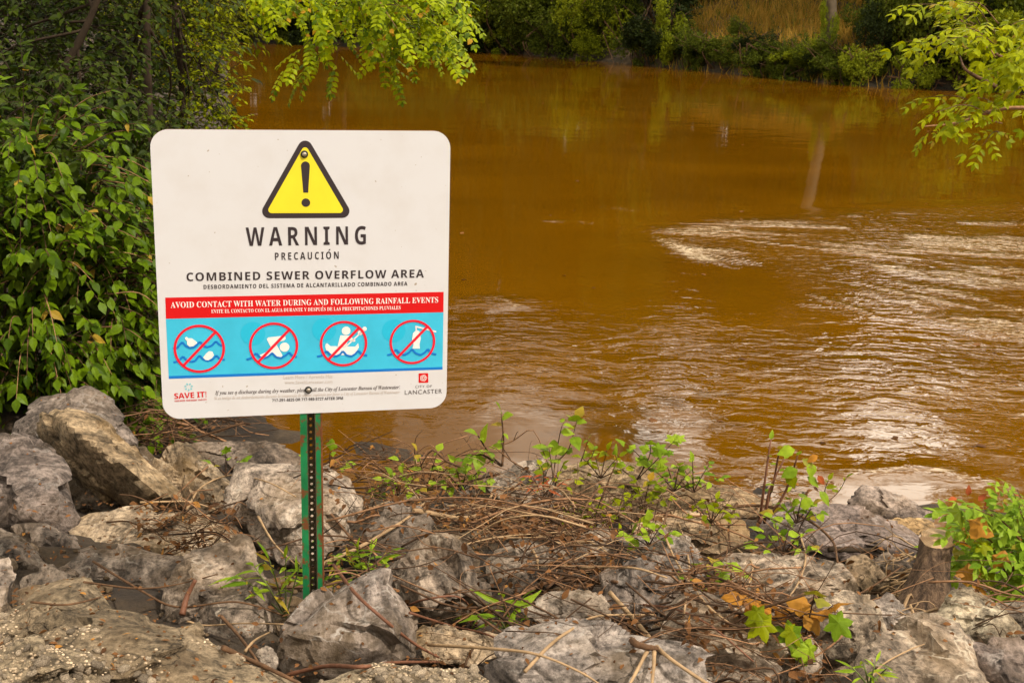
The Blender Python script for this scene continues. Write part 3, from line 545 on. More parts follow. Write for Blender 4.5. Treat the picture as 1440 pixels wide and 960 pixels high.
conc2 = rock('rounded pebbly concrete lump in the bottom left corner', [(-40,940),(0,921),(44,903),(70,897),(101,912),(127,943),(142,975),(140,1020),(-40,1020)], [(60,925,.3),(20,960,.35),(95,960,.3)], Y=2.36, tilt=.6, tint=(.9,.81,.69), mt=M_CONC, rough=3.0, name='concrete_rubble', cat='rubble', group='broken concrete on the bank')
rock('pointed brown rock between the slanted boulder and the light one', [(221,656),(236,634),(260,622),(280,638),(302,665),(324,676),(315,715),(280,725),(240,710),(225,680)], [(260,650,.3),(290,690,.3),(245,680,.25)], Y=4.85, tint=(.86,.80,.70), mt=M_ROCKB)
rock('large light boulder behind the green post', [(313,706),(328,671),(337,654),(372,652),(410,650),(475,668),(500,681),(511,707),(507,726),(491,745),(459,775),(420,795),(380,785),(345,755)], [(360,670,.2),(430,675,.2),(470,710,.28),(400,730,.3),(350,710,.22)], Y=4.1, tilt=.8, tint=(1.12,1.08,1.02))
rock('long low dark slab at the water behind the light boulder', [(255,635),(275,622),(330,619),(394,625),(422,640),(415,662),(360,668),(290,665)], [(330,632,.12),(380,640,.2),(300,645,.2)], Y=5.2, tilt=1.0, tint=(.62,.57,.52))
rock('small dark stone tucked behind the pointed brown rock', [(186,622),(205,628),(222,645),(220,668),(200,660),(188,645)], Y=5.0, tint=(.7,.66,.6), res=4)
rock('grey rounded boulder at the foot of the green post', [(385,926),(400,881),(427,853),(499,817),(534,807),(548,813),(566,841),(581,873),(580,897),(572,922),(522,940),(459,952),(400,958)], [(470,840,.22),(535,825,.16),(555,870,.3),(480,900,.42),(425,890,.3),(530,915,.35)], Y=2.88, tilt=.55, rough=.6, tint=(.92,.91,.93))
rock('steep triangular rock standing in the twigs right of the post', [(542,808),(574,788),(612,759),(634,769),(657,802),(694,833),(699,857),(685,870),(653,880),(602,872),(572,856),(552,822)], [(608,785,.30),(640,830,.36),(590,830,.30),(665,855,.32),(620,865,.3)], Y=3.3, tilt=.35, tint=(.86,.80,.72), rough=1.5)
rock('small pale rock leaning on the waterside boulder at the centre', [(609,700),(633,687),(667,676),(675,690),(680,718),(650,730),(617,722)], Y=4.95, tint=(1.0,.96,.95), res=4)
rock('light pitted boulder at the water edge among the saplings', [(667,683),(681,669),(728,651),(760,651),(764,677),(782,691),(799,722),(784,745),(736,742),(693,735),(672,715)], [(700,685,.2),(750,670,.18),(770,710,.3),(720,710,.32)], Y=4.85, tilt=.7, tint=(1.08,1.03,.96), rough=1.4)
rock('brown weedy boulder right of the pitted one by the water', [(788,672),(805,652),(860,648),(882,664),(925,668),(938,690),(930,718),(880,730),(820,728),(792,705)], [(830,670,.2),(890,685,.22),(850,705,.3)], Y=4.95, tilt=.9, tint=(.82,.72,.58), mt=M_ROCKB)
rock('blocky grey rock behind the twig heap', [(798,766),(827,744),(849,740),(864,764),(870,790),(850,805),(805,805)], Y=4.1, tint=(1.05,1.0,.92), res=4)
rock('cracked grey boulder with a notch in its top edge', [(866,765),(889,750),(911,765),(960,752),(989,778),(993,811),(971,838),(930,832),(880,810)], [(900,775,.2),(965,775,.25),(945,810,.34)], Y=3.9, tint=(.85,.83,.82), rough=1.5)
rock('flat slab with an orange stain above the cracked boulder', [(880,738),(910,727),(947,721),(996,723),(1049,731),(1055,758),(1020,782),(951,775),(905,762)], [(950,738,.1),(1020,745,.14),(960,760,.26)], Y=4.25, tilt=1.3, thick=.3, tint=(1.1,.98,.82), mt=M_ROCKB)
rock('big dark purple grey slab sloping to the water on the right', [(1068,742),(1089,718),(1111,703),(1156,711),(1200,716),(1227,717),(1252,735),(1291,753),(1295,770),(1250,798),(1200,795),(1150,790),(1084,768)], [(1130,725,.12),(1210,735,.16),(1260,765,.25),(1170,765,.3),(1110,750,.2)], Y=4.35, tilt=1.0, thick=.35, tint=(.72,.66,.68))
rock('dark wedge shaped rock standing in the water edge', [(1194,712),(1220,680),(1262,691),(1289,704),(1314,722),(1312,733),(1262,740),(1210,738)], [(1225,695,.2),(1270,705,.25),(1250,722,.3)], Y=5.05, tilt=.7, tint=(.78,.72,.70))
rock('low wet yellowish stone between the dark wedge rock and the stump', [(1246,730),(1290,728),(1313,732),(1311,746),(1275,752),(1250,746)], Y=4.75, tilt=1.4, tint=(1.35,1.12,.75), res=4, mt=M_ROCKB)
rock('long flat topped light rock left of the stump', [(1016,789),(1027,781),(1067,776),(1120,782),(1164,786),(1198,791),(1216,812),(1214,836),(1182,842),(1150,845),(1110,852),(1060,842),(1022,812)], [(1060,790,.12),(1150,796,.12),(1200,815,.25),(1100,820,.32),(1160,830,.3)], Y=3.75, tilt=.9, tint=(1.18,1.10,.97))
rock('blocky end piece of rock against the long flat topped one', [(1190,785),(1213,777),(1237,796),(1249,818),(1240,832),(1210,832),(1196,810)], Y=3.82, tint=(1.0,.9,.76), res=4, mt=M_ROCKB)
rock('light rock with a mossy stain behind the big front right boulder', [(1130,870),(1156,838),(1187,832),(1227,841),(1240,860),(1246,895),(1205,920),(1165,925)], [(1180,850,.2),(1225,870,.25),(1180,890,.33)], Y=3.15, tint=(1.15,1.08,.92))
rock('smooth grey rock between the stained rock and the dry roots', [(1228,850),(1256,837),(1278,858),(1286,882),(1255,896),(1234,890)], Y=3.25, tint=(1.0,.98,.96), res=4)
rock('big light angular boulder at the bottom right', [(1196,940),(1213,909),(1244,891),(1302,881),(1347,879),(1362,900),(1384,931),(1404,965),(1390,1010),(1206,1010)], [(1250,905,.12),(1340,895,.12),(1370,950,.28),(1290,950,.32),(1220,950,.2)], Y=2.62, tilt=.7, tint=(1.2,1.12,.98))
rock('mossy pale rock under the bright shrub', [(1309,872),(1318,851),(1338,829),(1358,822),(1382,836),(1413,856),(1433,882),(1420,905),(1356,908),(1322,890)], [(1350,840,.15),(1400,870,.25),(1345,880,.32)], Y=3.1, tint=(1.15,1.12,.92))
rock('purple grey rock in the bottom right corner', [(1360,905),(1396,897),(1470,905),(1480,1000),(1410,985),(1385,940)], [(1420,925,.2),(1430,960,.3)], Y=2.62, tint=(.84,.78,.78))
rock('light stone at the right edge under the shrub', [(1405,852),(1440,840),(1480,860),(1470,895),(1425,895)], Y=3.2, tint=(1.1,1.05,.95), res=4)
rock('broad boulder with white streaks at the bottom centre', [(698,897),(724,884),(776,870),(812,871),(850,888),(890,898),(930,905),(988,912),(996,950),(985,1010),(720,1010),(700,955)], [(780,885,.16),(870,910,.2),(950,930,.22),(750,930,.3),(850,960,.36)], Y=2.6, tilt=.7, tint=(.98,.99,1.02))
rock('flat tan rock between the post boulder and the streaked one', [(580,895),(602,880),(657,882),(700,893),(704,920),(657,936),(600,926)], [(630,892,.12),(670,905,.2),(630,915,.25)], Y=2.98, tilt=1.2, tint=(1.1,1.02,.9), mt=M_ROCKB)
rock('grey rock under the crossing vines behind the streaked boulder', [(734,856),(776,836),(823,832),(853,849),(857,877),(800,885),(756,878)], Y=3.12, tint=(.95,.92,.86))
rock('large light boulder under the red brush right of centre', [(916,890),(938,858),(973,837),(995,838),(1049,868),(1111,880),(1140,913),(1144,945),(1080,975),(1000,965),(930,920)], [(980,855,.18),(1060,885,.18),(1110,920,.26),(1020,915,.34)], Y=2.85, tilt=.7, tint=(1.16,1.10,1.0))
rock('small light stone left of the shadowed boulder', [(798,853),(813,833),(842,832),(853,852),(846,868),(808,870)], Y=3.2, tint=(1.1,1.03,.92), res=4)
rock('shadowed grey boulder behind the pale tangled vines', [(846,806),(890,788),(945,800),(962,832),(925,880),(862,872)], Y=3.35, tint=(.74,.71,.70))  # grey tint dimmed, shadow painted into the rock
conc3 = rock('flat pebbly concrete scrap at the bottom below the post boulder', [(455,960),(511,934),(550,929),(602,934),(660,940),(685,955),(700,1010),(450,1010)], [(540,945,.14),(620,955,.16),(560,980,.25)], Y=2.45, tilt=1.3, thick=.3, tint=(.95,.87,.76), mt=M_CONC, rough=3.0, name='concrete_rubble', cat='rubble', group='broken concrete on the bank')
rock('small round stone in the gap left of the post boulder', [(360,914),(372,908),(383,911),(391,925),(387,942),(366,940)], Y=2.85, tint=(.95,.93,.88), res=4)
rock('low mud coloured rock at the water left of the broken stems', [(900,695),(930,680),(985,676),(1045,688),(1085,705),(1070,728),(1000,732),(925,725)], [(960,690,.1),(1030,705,.14)], Y=4.9, tilt=1.2, tint=(.85,.74,.58), mt=M_ROCKB)
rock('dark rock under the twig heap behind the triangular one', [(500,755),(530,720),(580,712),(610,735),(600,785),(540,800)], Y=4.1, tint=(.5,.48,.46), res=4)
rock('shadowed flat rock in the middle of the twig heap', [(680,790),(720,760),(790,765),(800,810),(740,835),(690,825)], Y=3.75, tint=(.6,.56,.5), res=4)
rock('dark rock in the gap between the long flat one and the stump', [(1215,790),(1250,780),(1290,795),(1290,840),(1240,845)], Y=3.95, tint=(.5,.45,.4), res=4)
# filler stones between the boulders (uncountable)
V_, F_ = ico(2); F_ = F_; VV = []; FF = []; n0 = 0
for k in range(420):
    px, py = random.uniform(-60, 1500), random.uniform(640, 990); q = G(px, py); s = random.choice((.006, .008, .010, .014, .02, .03, .045, .065))*random.uniform(.8, 1.25)
    pn = rng.normal(size=(11, 3)); pn /= np.linalg.norm(pn, axis=1)[:, None]; d = s*np.minimum(1.25, 1/np.maximum((V_@pn.T).max(1), .1)*.95)[:, None]*V_*np.array([1.2, 1, 0.75]); VV.append(d+np.array([q[0], q[1], float(land(q[0], q[1]))-0.125+s*.2])); FF.append(F_+n0); n0 += len(V_)
rub_ = link('rubble_stones', mesh_np('rubble_stones', np.concatenate(VV), np.concatenate(FF), M_ROCKB, False), kind='stuff'); rub_['label'] = 'small broken stones filling the gaps between the boulders'
rub_.color = (.6, .55, .5, 1)
ROCKTRIS.append((np.concatenate(VV), np.concatenate(FF)))
# pebbles in the concrete
PEB = [mesh_np('pebble', ico(1)[0]*(1+0.22*fbm(ico(1)[0]*1.3+k*9, 2, k))[:, None]*np.array([1.15, 0.95, 0.7]), ico(1)[1], M_PEBB, True) for k in range(4)]
def pebbles(host, n, small, low=0.0):
    V, Fc = BVH_SRC[host.name]; A_, B_, C_ = V[Fc[:, 0]], V[Fc[:, 1]], V[Fc[:, 2]]; nn = np.cross(B_-A_, C_-A_); ar = np.linalg.norm(nn, axis=1); nn = nn/np.maximum(ar, 1e-12)[:, None]
    cen = (A_+B_+C_)/3; vis = ((EYE-cen)*nn).sum(1) > 0.1; msk = smooth(-0.25, 0.15, fbm(cen*4.5, 2, 31)+low*(V[:, 2].mean()-cen[:, 2])*6+0.12)
    p = ar*vis*msk; p = p/p.sum(); loc0 = np.array(host.location)
    for k in rng.choice(len(Fc), n, p=p):
        o = bpy.data.objects.new('pebble', random.choice(PEB)); COL.objects.link(o); o.parent = host; s = random.choice((0.005, 0.006, 0.008, 0.010, 0.014))*random.uniform(0.8, 1.2)
        o.location = cen[k]-loc0+nn[k]*s*0.14; o.rotation_euler = Vector(nn[k]).to_track_quat('Z', 'Y').to_euler(); o.rotation_euler.rotate_axis('Z', random.random()*6); o.scale = (s, s*random.uniform(0.7, 1), s*0.8); g_ = random.choice((.55, .75, .9, 1.0, 1.15, 1.35)); o.color = (g_, g_*0.97, g_*0.9, 1)
    U, Fu = ico(1); VV = []; FF = []
    for j, k in enumerate(rng.choice(len(Fc), small, p=p)):
        s = random.uniform(0.0022, 0.0055); VV.append(U*s*np.array([1, .8, .7])+cen[k]-loc0); FF.append(Fu+j*len(U))
    o = link('fine_gravel', mesh_np('fine_gravel', np.concatenate(VV), np.concatenate(FF), M_PEBB, True), host, 'stuff'); o.color = (0.95, 0.9, 0.8, 1)
pebbles(conc, 300, 2600, .35); pebbles(conc2, 220, 900); pebbles(conc3, 220, 700)
# ------------------------------------------------------------------ plants: leaves, stems
def leaf_ovate(w=0.52, droop=0.22, fold=0.16, n=5):
    V = []; Fc = []; ts = np.linspace(0, 1, n)
    for t in ts: V.append((t, 0, -droop*t*t))
    for sgn in (1, -1):
        for t in ts[1:-1]:
            hw = w/2*math.sin(math.pi*min(1, t**0.8))**0.8*(1.0 if t < 0.7 else 0.82); V.append((t, sgn*hw, -droop*t*t+fold*hw))
    k = n-2
    for j, s in enumerate((n, n+k)):
        for i in range(n-1):
            a, b_ = i, i+1; q = [a, b_]
            if i+1 <= k: q.append(s+i)
            if i >= 1: q.append(s+i-1)
            tr = [[q[0], q[1], q[2]]]+([[q[0], q[2], q[3]]] if len(q) == 4 else [])
            Fc += tr if j == 0 else [t_[::-1] for t_ in tr]
    return np.array(V, float), np.array(Fc)
def xf(V, pos, d, up, s):
    d = np.asarray(d, float); d = d/np.linalg.norm(d); y = np.cross(up, d); y = y/max(np.linalg.norm(y), 1e-6); z = np.cross(d, y); return (V*s)@np.array([d, y, z])+pos
def leaf_pinnate(n, lw=0.5, ll=0.26, droop=0.15, term=True, spread=1.05):
    L, Fl = leaf_ovate(lw, 0.2, 0.1, 4); VV = []; FF = []; k = 0
    V = np.array([(0, .008, 0), (0, -.008, 0), (.5, .006, -droop*.25), (.5, -.006, -droop*.25), (1-ll*.6*term, 0, -droop)]); VV.append(V); FF.append(np.array([[0, 1, 3], [0, 3, 2], [2, 3, 4]])); k = 5
    for i in range(n):
        t = 0.18+(0.80-0.0)*(i/max(1, n-1))*(1-ll*.5*term)
        for sg in (1, -1):
            p = np.array([t, 0, -droop*t*t]); d = np.array([math.cos(spread), sg*math.sin(spread), -0.18]); VV.append(xf(L, p, d, (0, 0, 1), ll*(0.85+0.25*math.sin(math.pi*t)))); FF.append(Fl+k); k += len(L)
    if term: VV.append(xf(L, np.array([1-ll*.6, 0, -droop]), (1, 0, -.3), (0, 0, 1), ll)); FF.append(Fl+k)
    return np.concatenate(VV), np.concatenate(FF)
def leaf_lobed(lobes=5, deep=0.45):
    rim = []; N = lobes*4
    for k in range(N+1):
        a = -2.35+4.7*k/N; r = (0.62+0.38*math.cos(a*0.5)**2)*(1-deep*(0.5-0.5*math.cos(2*math.pi*(k/4.0)+math.pi)))
        rim.append((0.38+0.62*r*math.cos(a), 0.62*r*math.sin(a), -0.12*abs(math.sin(a))-0.1*r*r))
    V = [(0, 0, 0), (0.38, 0, 0.03)]+rim; Fc = [[1, 2+k, 3+k] for k in range(N)]+[[0, 2, 1], [0, 1, 2+N]]
    return np.array(V, float), np.array(Fc)
LV = {'ovate': [leaf_ovate(.55, .25), leaf_ovate(.48, .40, .25), leaf_ovate(.60, .12, .08)], 'narrow': [leaf_ovate(.20, .35, .2), leaf_ovate(.17, .15, .2)], 'heart': [leaf_ovate(.78, .25, .12), leaf_ovate(.70, .4, .2)],
      'pinnate': [leaf_pinnate(5, .62, .21, .15), leaf_pinnate(6, .60, .19, .25)], 'elder': [leaf_pinnate(2, .50, .46, .3, True, .75), leaf_pinnate(3, .46, .40, .4, True, .8)], 'maple': [leaf_lobed(5, .42), leaf_lobed(3, .35)], 'small': [leaf_ovate(.5, .2, .15, 4)],
      'clump': []}
for k in range(3):
    r = random.Random(k); VV = []; FF = []; L, Fl = leaf_ovate(.7, .2, .1, 3); n0 = 0
    for j in range(7):
        d = Vector((r.gauss(0, 1), r.gauss(0, 1), r.gauss(-.2, .7))).normalized(); VV.append(xf(L, np.array([r.uniform(-.3, .3), r.uniform(-.3, .3), r.uniform(-.3, .3)]), d, (r.gauss(0, .5), r.gauss(0, .5), 1), r.uniform(.4, .75))); FF.append(Fl+n0); n0 += len(L)
    LV['clump'].append((np.concatenate(VV), np.concatenate(FF)))
LM = {}
def leaf_mesh(kind, v, m):
    k = (kind, v, m.name)
    if k not in LM: LM[k] = mesh_np('leaf', *LV[kind][v], m, False)
    return LM[k]
def mtx(pos, d, up, s):
    d = np.asarray(d, float); d = d/np.linalg.norm(d); y = np.cross(up, d); ny = np.linalg.norm(y); y = np.array([0, 1, 0]) if ny < 1e-5 else y/ny; z = np.cross(d, y)
    A_ = np.eye(4); A_[:3, 0] = d*s; A_[:3, 1] = y*s; A_[:3, 2] = z*s; A_[:3, 3] = pos; return A_
def joined(kind, mats, m, name='foliage', variants=None):
    VV = []; FF = []; n0 = 0; nv = len(LV[kind])
    for v in range(nv):
        A_ = np.array(mats[v::nv])
        if not len(A_): continue
        V, Fc = LV[kind][v]; W_ = np.einsum('nij,kj->nki', A_[:, :3, :3], V)+A_[:, None, :3, 3]; VV.append(W_.reshape(-1, 3)); FF.append((Fc[None]+(np.arange(len(A_))*len(V))[:, None, None]).reshape(-1, 3)+n0); n0 += len(A_)*len(V)
    return mesh_np(name, np.concatenate(VV), np.concatenate(FF), m)
def leaves(root, kind, mats, m, n_parts=300, part='leaf', piece_label=None):
    """the n_parts leaves that show largest are parts of their own, the rest one mass"""
    loc = np.array(root.location)
    key = []
    for A_ in mats:
        q = A_[:3, 3]-EYE; dep = q@_f; sx = 720+F*(q@_R)/max(dep, .1); sy = 480-F*(q@_U)/max(dep, .1); key.append((0 if (-20 < sx < 1460 and -20 < sy < 980) else 1, dep/np.linalg.norm(A_[:3, 0])))
    order = sorted(range(len(mats)), key=lambda i: key[i]); mats = [mats[i].copy() for i in order]
    for A_ in mats: A_[:3, 3] -= loc
    nv = len(LV[kind])
    for i, A_ in enumerate(mats[:n_parts]):
        o = bpy.data.objects.new(part, leaf_mesh(kind, i % nv, m)); COL.objects.link(o); o.parent = root; o.matrix_basis = Matrix(A_)
    if len(mats) > n_parts: link('foliage', joined(kind, mats[n_parts:], m), root, 'stuff')
def tube_np(pts, r0, r1=None, n=6, jit=0.0, seed=0):
    pts = np.asarray(pts, float); r1 = r0 if r1 is None else r1; N = len(pts); V = []; tg = np.gradient(pts, axis=0); up = np.array([.3, .2, 1.0]); rr = random.Random(seed)
    for k in range(N):
        t = tg[k]/max(np.linalg.norm(tg[k]), 1e-9); a = np.cross(t, up); a /= max(np.linalg.norm(a), 1e-6); b_ = np.cross(t, a); r = r0+(r1-r0)*k/(N-1); r *= 1+jit*rr.uniform(-1, 1)
        V += [pts[k]+r*(math.cos(2*math.pi*j/n)*a+math.sin(2*math.pi*j/n)*b_) for j in range(n)]
    V += [pts[0], pts[-1]]; Fc = []
    for k in range(N-1):
        for j in range(n):
            a, b_, c, d = k*n+j, k*n+(j+1) % n, (k+1)*n+(j+1) % n, (k+1)*n+j; Fc += [[a, b_, c], [a, c, d]]
    for j in range(n): Fc += [[N*n, (j+1) % n, j], [N*n+1, (N-1)*n+j, (N-1)*n+(j+1) % n]]
    return np.array(V), np.array(Fc)
def spline(pts, n=6):
    P = np.asarray(pts, float)
    if len(P) == 2: P = np.array([P[0], (P[0]+P[1])/2, P[1]])
    P = np.vstack([2*P[0]-P[1], P, 2*P[-1]-P[-2]]); out = []
    for k in range(1, len(P)-2):
        for t in np.linspace(0, 1, n, endpoint=False):
            a, b_, c, d = P[k-1:k+3]; out.append(.5*((2*b_)+(-a+c)*t+(2*a-5*b_+4*c-d)*t*t+(-a+3*b_-3*c+d)*t**3))
    out.append(P[-2]); return np.array(out)
def tubes(name, lst, m, parent=None, kind=None):
    VV = []; FF = []; n0 = 0
    for V, Fc in lst: VV.append(V); FF.append(Fc+n0); n0 += len(V)
    V = np.concatenate(VV)
    if parent is not None: V = V-np.array(parent.location)
    return link(name, mesh_np(name, V, np.concatenate(FF), m, True), parent, kind)
def spray_leaves(path, n, size, up_bias=1.0, out=None, droop=0.3, start=0.15, rnd=random):
    """leaves set alternately along a twig"""
    ms = []; N = len(path)
    for i in range(n):
        t = start+(1-start)*(i+.5)/n; k = min(N-2, int(t*(N-1))); f = t*(N-1)-k; p = path[k]*(1-f)+path[k+1]*f; d = path[k+1]-path[k]; d = d/max(np.linalg.norm(d), 1e-9)
        sd_ = np.cross(d, (0, 0, 1)); sd_ = sd_/max(np.linalg.norm(sd_), 1e-6)*(1 if i % 2 else -1); v = d*rnd.uniform(.2, .9)+sd_*rnd.uniform(.3, 1)+np.array([rnd.gauss(0, .25), rnd.gauss(0, .25), 0])+np.array([0, 0, -droop*rnd.uniform(.3, 1.6)])
        up = np.array([rnd.gauss(0, .5), rnd.gauss(-.3, .5), up_bias]); ms.append(mtx(p, v, up, size*rnd.choice((.5, .7, .85, 1, 1.1, 1.3))))
    d = path[-1]-path[-2]; ms.append(mtx(path[-1], d+np.array([0, 0, -droop*np.linalg.norm(d)]), (0, -.3, 1), size)); return ms
# --- left bush
def bush(root, blobs, n, twig, nl, size, kind, m, stem_m, n_parts=300, facing=0.75, droop=.35, inner=0, inner_m=None):
    ms = []; tb = []; base = np.array(root.location)
    for k in range(n):
        c, r = random.choices(blobs, [b_[1][0]*b_[1][2] for b_ in blobs])[0]; c, r = np.array(c), np.array(r)
        while True:
            u = rng.normal(size=3); u /= np.linalg.norm(u)
            if u[1] < 0.25 or random.random() > facing: break
        q = c+u*r*random.uniform(.72, 1.02); d = u*np.array([1, 1, .6])+np.array([0, 0, random.uniform(-.25, .35)]); d /= np.linalg.norm(d); L = twig*random.uniform(.6, 1.3)
        pa = spline([q-d*L*.55, q, q+d*L*.45+np.array([0, 0, -droop*L*random.uniform(.3, 1)])], 4); ms += spray_leaves(pa, nl, size, droop=droop); tb.append(tube_np(pa, .0035, .0012, 4))
    leaves(root, kind, ms, m, n_parts); tubes('twig', tb, stem_m, root)['kind'] = 'stuff'
    for c, r in blobs:
        c = np.array(c); tb2 = []
    st = []
    for c, r in blobs:
        for j in range(3): st.append(tube_np(spline([base+np.array([random.uniform(-.2, .2), random.uniform(-.1, .1), -.1]), (base+np.array(c))/2+rng.normal(size=3)*.12, np.array(c)+rng.normal(size=3)*np.array(r)*.3, np.array(c)+rng.normal(size=3)*np.array(r)*.6]), .013, .004, 6))
    tubes('stem', st, M_DARKBARK, root)
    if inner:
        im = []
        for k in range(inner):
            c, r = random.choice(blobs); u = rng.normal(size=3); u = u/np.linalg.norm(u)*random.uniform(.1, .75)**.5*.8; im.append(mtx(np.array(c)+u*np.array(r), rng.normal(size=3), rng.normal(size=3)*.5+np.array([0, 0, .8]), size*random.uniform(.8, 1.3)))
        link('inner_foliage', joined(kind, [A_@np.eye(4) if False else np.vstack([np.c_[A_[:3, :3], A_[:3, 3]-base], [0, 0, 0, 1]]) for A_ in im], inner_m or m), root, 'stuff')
def atb(px, py, Y_, rx, ry, rz): return (at(px, py, Y_), (rx, ry, rz))
b1 = thing('leafy_bush', 'big leafy green bush with broad oval leaves filling the left side beside the sign', 'bush', (-2.5, 6.3, .45))
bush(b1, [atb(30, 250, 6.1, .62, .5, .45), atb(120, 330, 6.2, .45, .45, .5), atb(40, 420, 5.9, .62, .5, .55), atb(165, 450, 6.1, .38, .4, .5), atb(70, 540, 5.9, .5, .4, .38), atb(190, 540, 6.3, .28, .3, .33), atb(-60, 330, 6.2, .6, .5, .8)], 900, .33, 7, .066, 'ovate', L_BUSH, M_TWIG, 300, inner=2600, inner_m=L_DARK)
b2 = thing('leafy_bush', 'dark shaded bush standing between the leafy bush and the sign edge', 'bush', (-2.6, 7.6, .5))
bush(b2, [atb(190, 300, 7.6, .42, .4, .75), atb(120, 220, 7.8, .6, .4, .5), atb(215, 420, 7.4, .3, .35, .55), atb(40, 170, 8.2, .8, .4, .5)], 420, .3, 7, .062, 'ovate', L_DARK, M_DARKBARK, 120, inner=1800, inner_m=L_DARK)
def tree(name, label, trunk_px, Ys, rad, blobs, n, twig, nl, size, kind, m, bark, n_parts=0, group=None, inner=0, facing=.6):
    p = [at(px, py, Ys) for px, py in trunk_px]; root = thing(name, label, 'tree', p[0], group); pa = spline(p, 6)
    tubes('trunk', [tube_np(pa, rad, rad*.55, 8, .08)], bark, root); ms = []; tb = []
    for k in range(n):
        c, r = random.choices(blobs, [b_[1][0]*b_[1][2] for b_ in blobs])[0]; c, r = np.array(c), np.array(r)
        while True:
            u = rng.normal(size=3); u /= np.linalg.norm(u)
            if u[1] < .3 or random.random() > facing: break
        q = c+u*r*random.uniform(.35, 1.02); d = u*np.array([1, 1, .5])+np.array([0, 0, random.uniform(-.4, .3)]); d /= np.linalg.norm(d); L = twig*random.uniform(.6, 1.3)
        pp = spline([q-d*L*.5, q, q+d*L*.5+np.array([0, 0, -.12*L])], 3); ms += spray_leaves(pp, nl, size, droop=.1); tb.append(tube_np(pp, .004, .0015, 3))
    leaves(root, kind, ms, m, n_parts); tubes('twig', tb, bark, root)['kind'] = 'stuff'
    lb = []
    for c, r in blobs:
        for j in range(2): k = random.randint(len(pa)//2, len(pa)-1); lb.append(tube_np(spline([pa[k], (pa[k]+np.array(c))/2+rng.normal(size=3)*.2, np.array(c)+rng.normal(size=3)*np.array(r)*.4]), rad*.35, rad*.1, 5))
    tubes('limb', lb, bark, root); return root
LEAN = tree('leaning_tree', 'thin dark tree leaning right above the leafy bush', [(70, 150), (95, 90), (125, 30), (160, -60)], 9.0, .035, [atb(40, 40, 9.5, .9, .6, .7), atb(-60, 80, 9.5, .7, .6, .9), atb(120, -60, 9.6, 1.0, .7, .5)], 480, .45, 8, .062, 'ovate', L_DARK, M_DARKBARK)
tree('shaded_tree', 'straight dark trunk in deep shade, left of the yellow green tree', [(215, 260), (208, 120), (206, -60)], 10.5, .045, [atb(150, 60, 11.2, .9, .7, .8), atb(200, -60, 11, 1.1, .8, .6), atb(190, 170, 11.5, .6, .5, .5), atb(60, 130, 12, 1.2, .5, .8)], 720, .45, 8, .06, 'ovate', L_DARK, M_DARKBARK)
tree('yellow_green_tree', 'small yellow green tree lit at the water edge behind the sign top left', [(262, 260), (256, 130), (248, 20), (240, -60)], 11.5, .035, [atb(275, 60, 11.8, .42, .4, .45), atb(300, 130, 11.6, .30, .35, .40), atb(255, 190, 11.5, .30, .3, .35), atb(320, 175, 11.4, .2, .25, .16), atb(300, 5, 12, .5, .4, .30), atb(240, 0, 12, .5, .4, .4)], 560, .3, 8, .048, 'small', L_YEL, M_DARKBARK, 0)
tree('dense_tree', 'dense dark tree filling the upper left corner behind the others', [(90, 320), (80, 120), (60, -120)], 15, .12, [atb(40, 60, 15.5, 2.0, 1, 1.2), atb(180, 40, 16, 1.2, 1, 1.2), atb(120, -80, 15, 2.4, 1.3, 1.0), atb(60, 180, 16, 1.8, 1, 1.0), atb(-120, 40, 15, 1.5, 1, 1.8)], 900, .8, 8, .13, 'ovate', L_FARD, M_DARKBARK)
tree('waterside_tree', 'farther green tree on the left bank overhanging the brown water', [(300, 130), (305, 50), (310, -80)], 19, .09, [atb(300, 25, 19, .9, .8, .45), atb(250, 60, 19, .9, .8, .9), atb(345, -20, 19, 1.0, .8, .40), atb(210, -30, 19, 1.6, 1, .8)], 420, .7, 7, .11, 'ovate', L_YEL, M_DARKBARK)
# --- overhanging branches
def hanging(name, label, limbs, subs, kind, m, size, nl, Y0, n_parts, bark, droop=.35, sh=(0, 0)):
    root = thing(name, label, 'branch', at(*limbs[0][0], Y0)); tb = []; ms = []
    for L in limbs: tb.append(tube_np(spline([at(px, py, Y0+random.uniform(-.15, .15)) for px, py in L], 6), .012, .003, 6))
    tubes('limb', tb, bark, root); tw = []
    for (p, q, n) in subs:
        for k in range(n):
            Yk = Y0+random.uniform(-.55, .5); j = lambda s: random.gauss(0, s)
            a, b_ = at(p[0]+sh[0]+j(14), p[1]+sh[1]+j(10), Yk), at(q[0]+sh[0]+j(16), q[1]+sh[1]+j(12), Yk+random.uniform(-.3, .1)); pa = spline([a, (a+b_)/2+np.array([0, 0, .04]), b_], 4); ms += spray_leaves(pa, nl, size, droop=droop, up_bias=1.0); tw.append(tube_np(pa, .003, .0011, 4))
    tubes('twig', tw, bark, root)['kind'] = 'stuff'; leaves(root, kind, ms, m, n_parts)
hanging('overhanging_branch', 'locust branch with small paired leaflets hanging in at the top centre', [[(360, -90), (440, -30), (540, 5), (640, 30)], [(500, -80), (560, -10), (600, 50)]],
  [((330, -30), (420, 5), 3), ((520, -20), (610, 15), 3), ((560, 10), (650, 62), 3), ((470, 0), (560, 35), 3), ((400, -30), (455, 45), 2), ((430, -20), (490, 30), 3), ((450, 50), (437, 110), 1), ((480, -20), (540, 50), 4), ((500, 40), (490, 100), 2), ((530, -10), (590, 60), 4), ((560, 20), (625, 85), 3), ((580, -20), (650, 20), 3), ((600, 40), (648, 80), 2), ((540, 50), (570, 95), 2), ((350, -40), (400, 10), 3), ((560, -40), (620, 10), 3), ((480, 70), (495, 120), 1), ((620, 0), (660, 40), 2), ((440, -40), (520, 10), 3), ((520, 20), (560, 80), 2)], 'pinnate', L_LOC, .17, 6, 6.5, 300, M_TWIG, .03, (-22, -12))
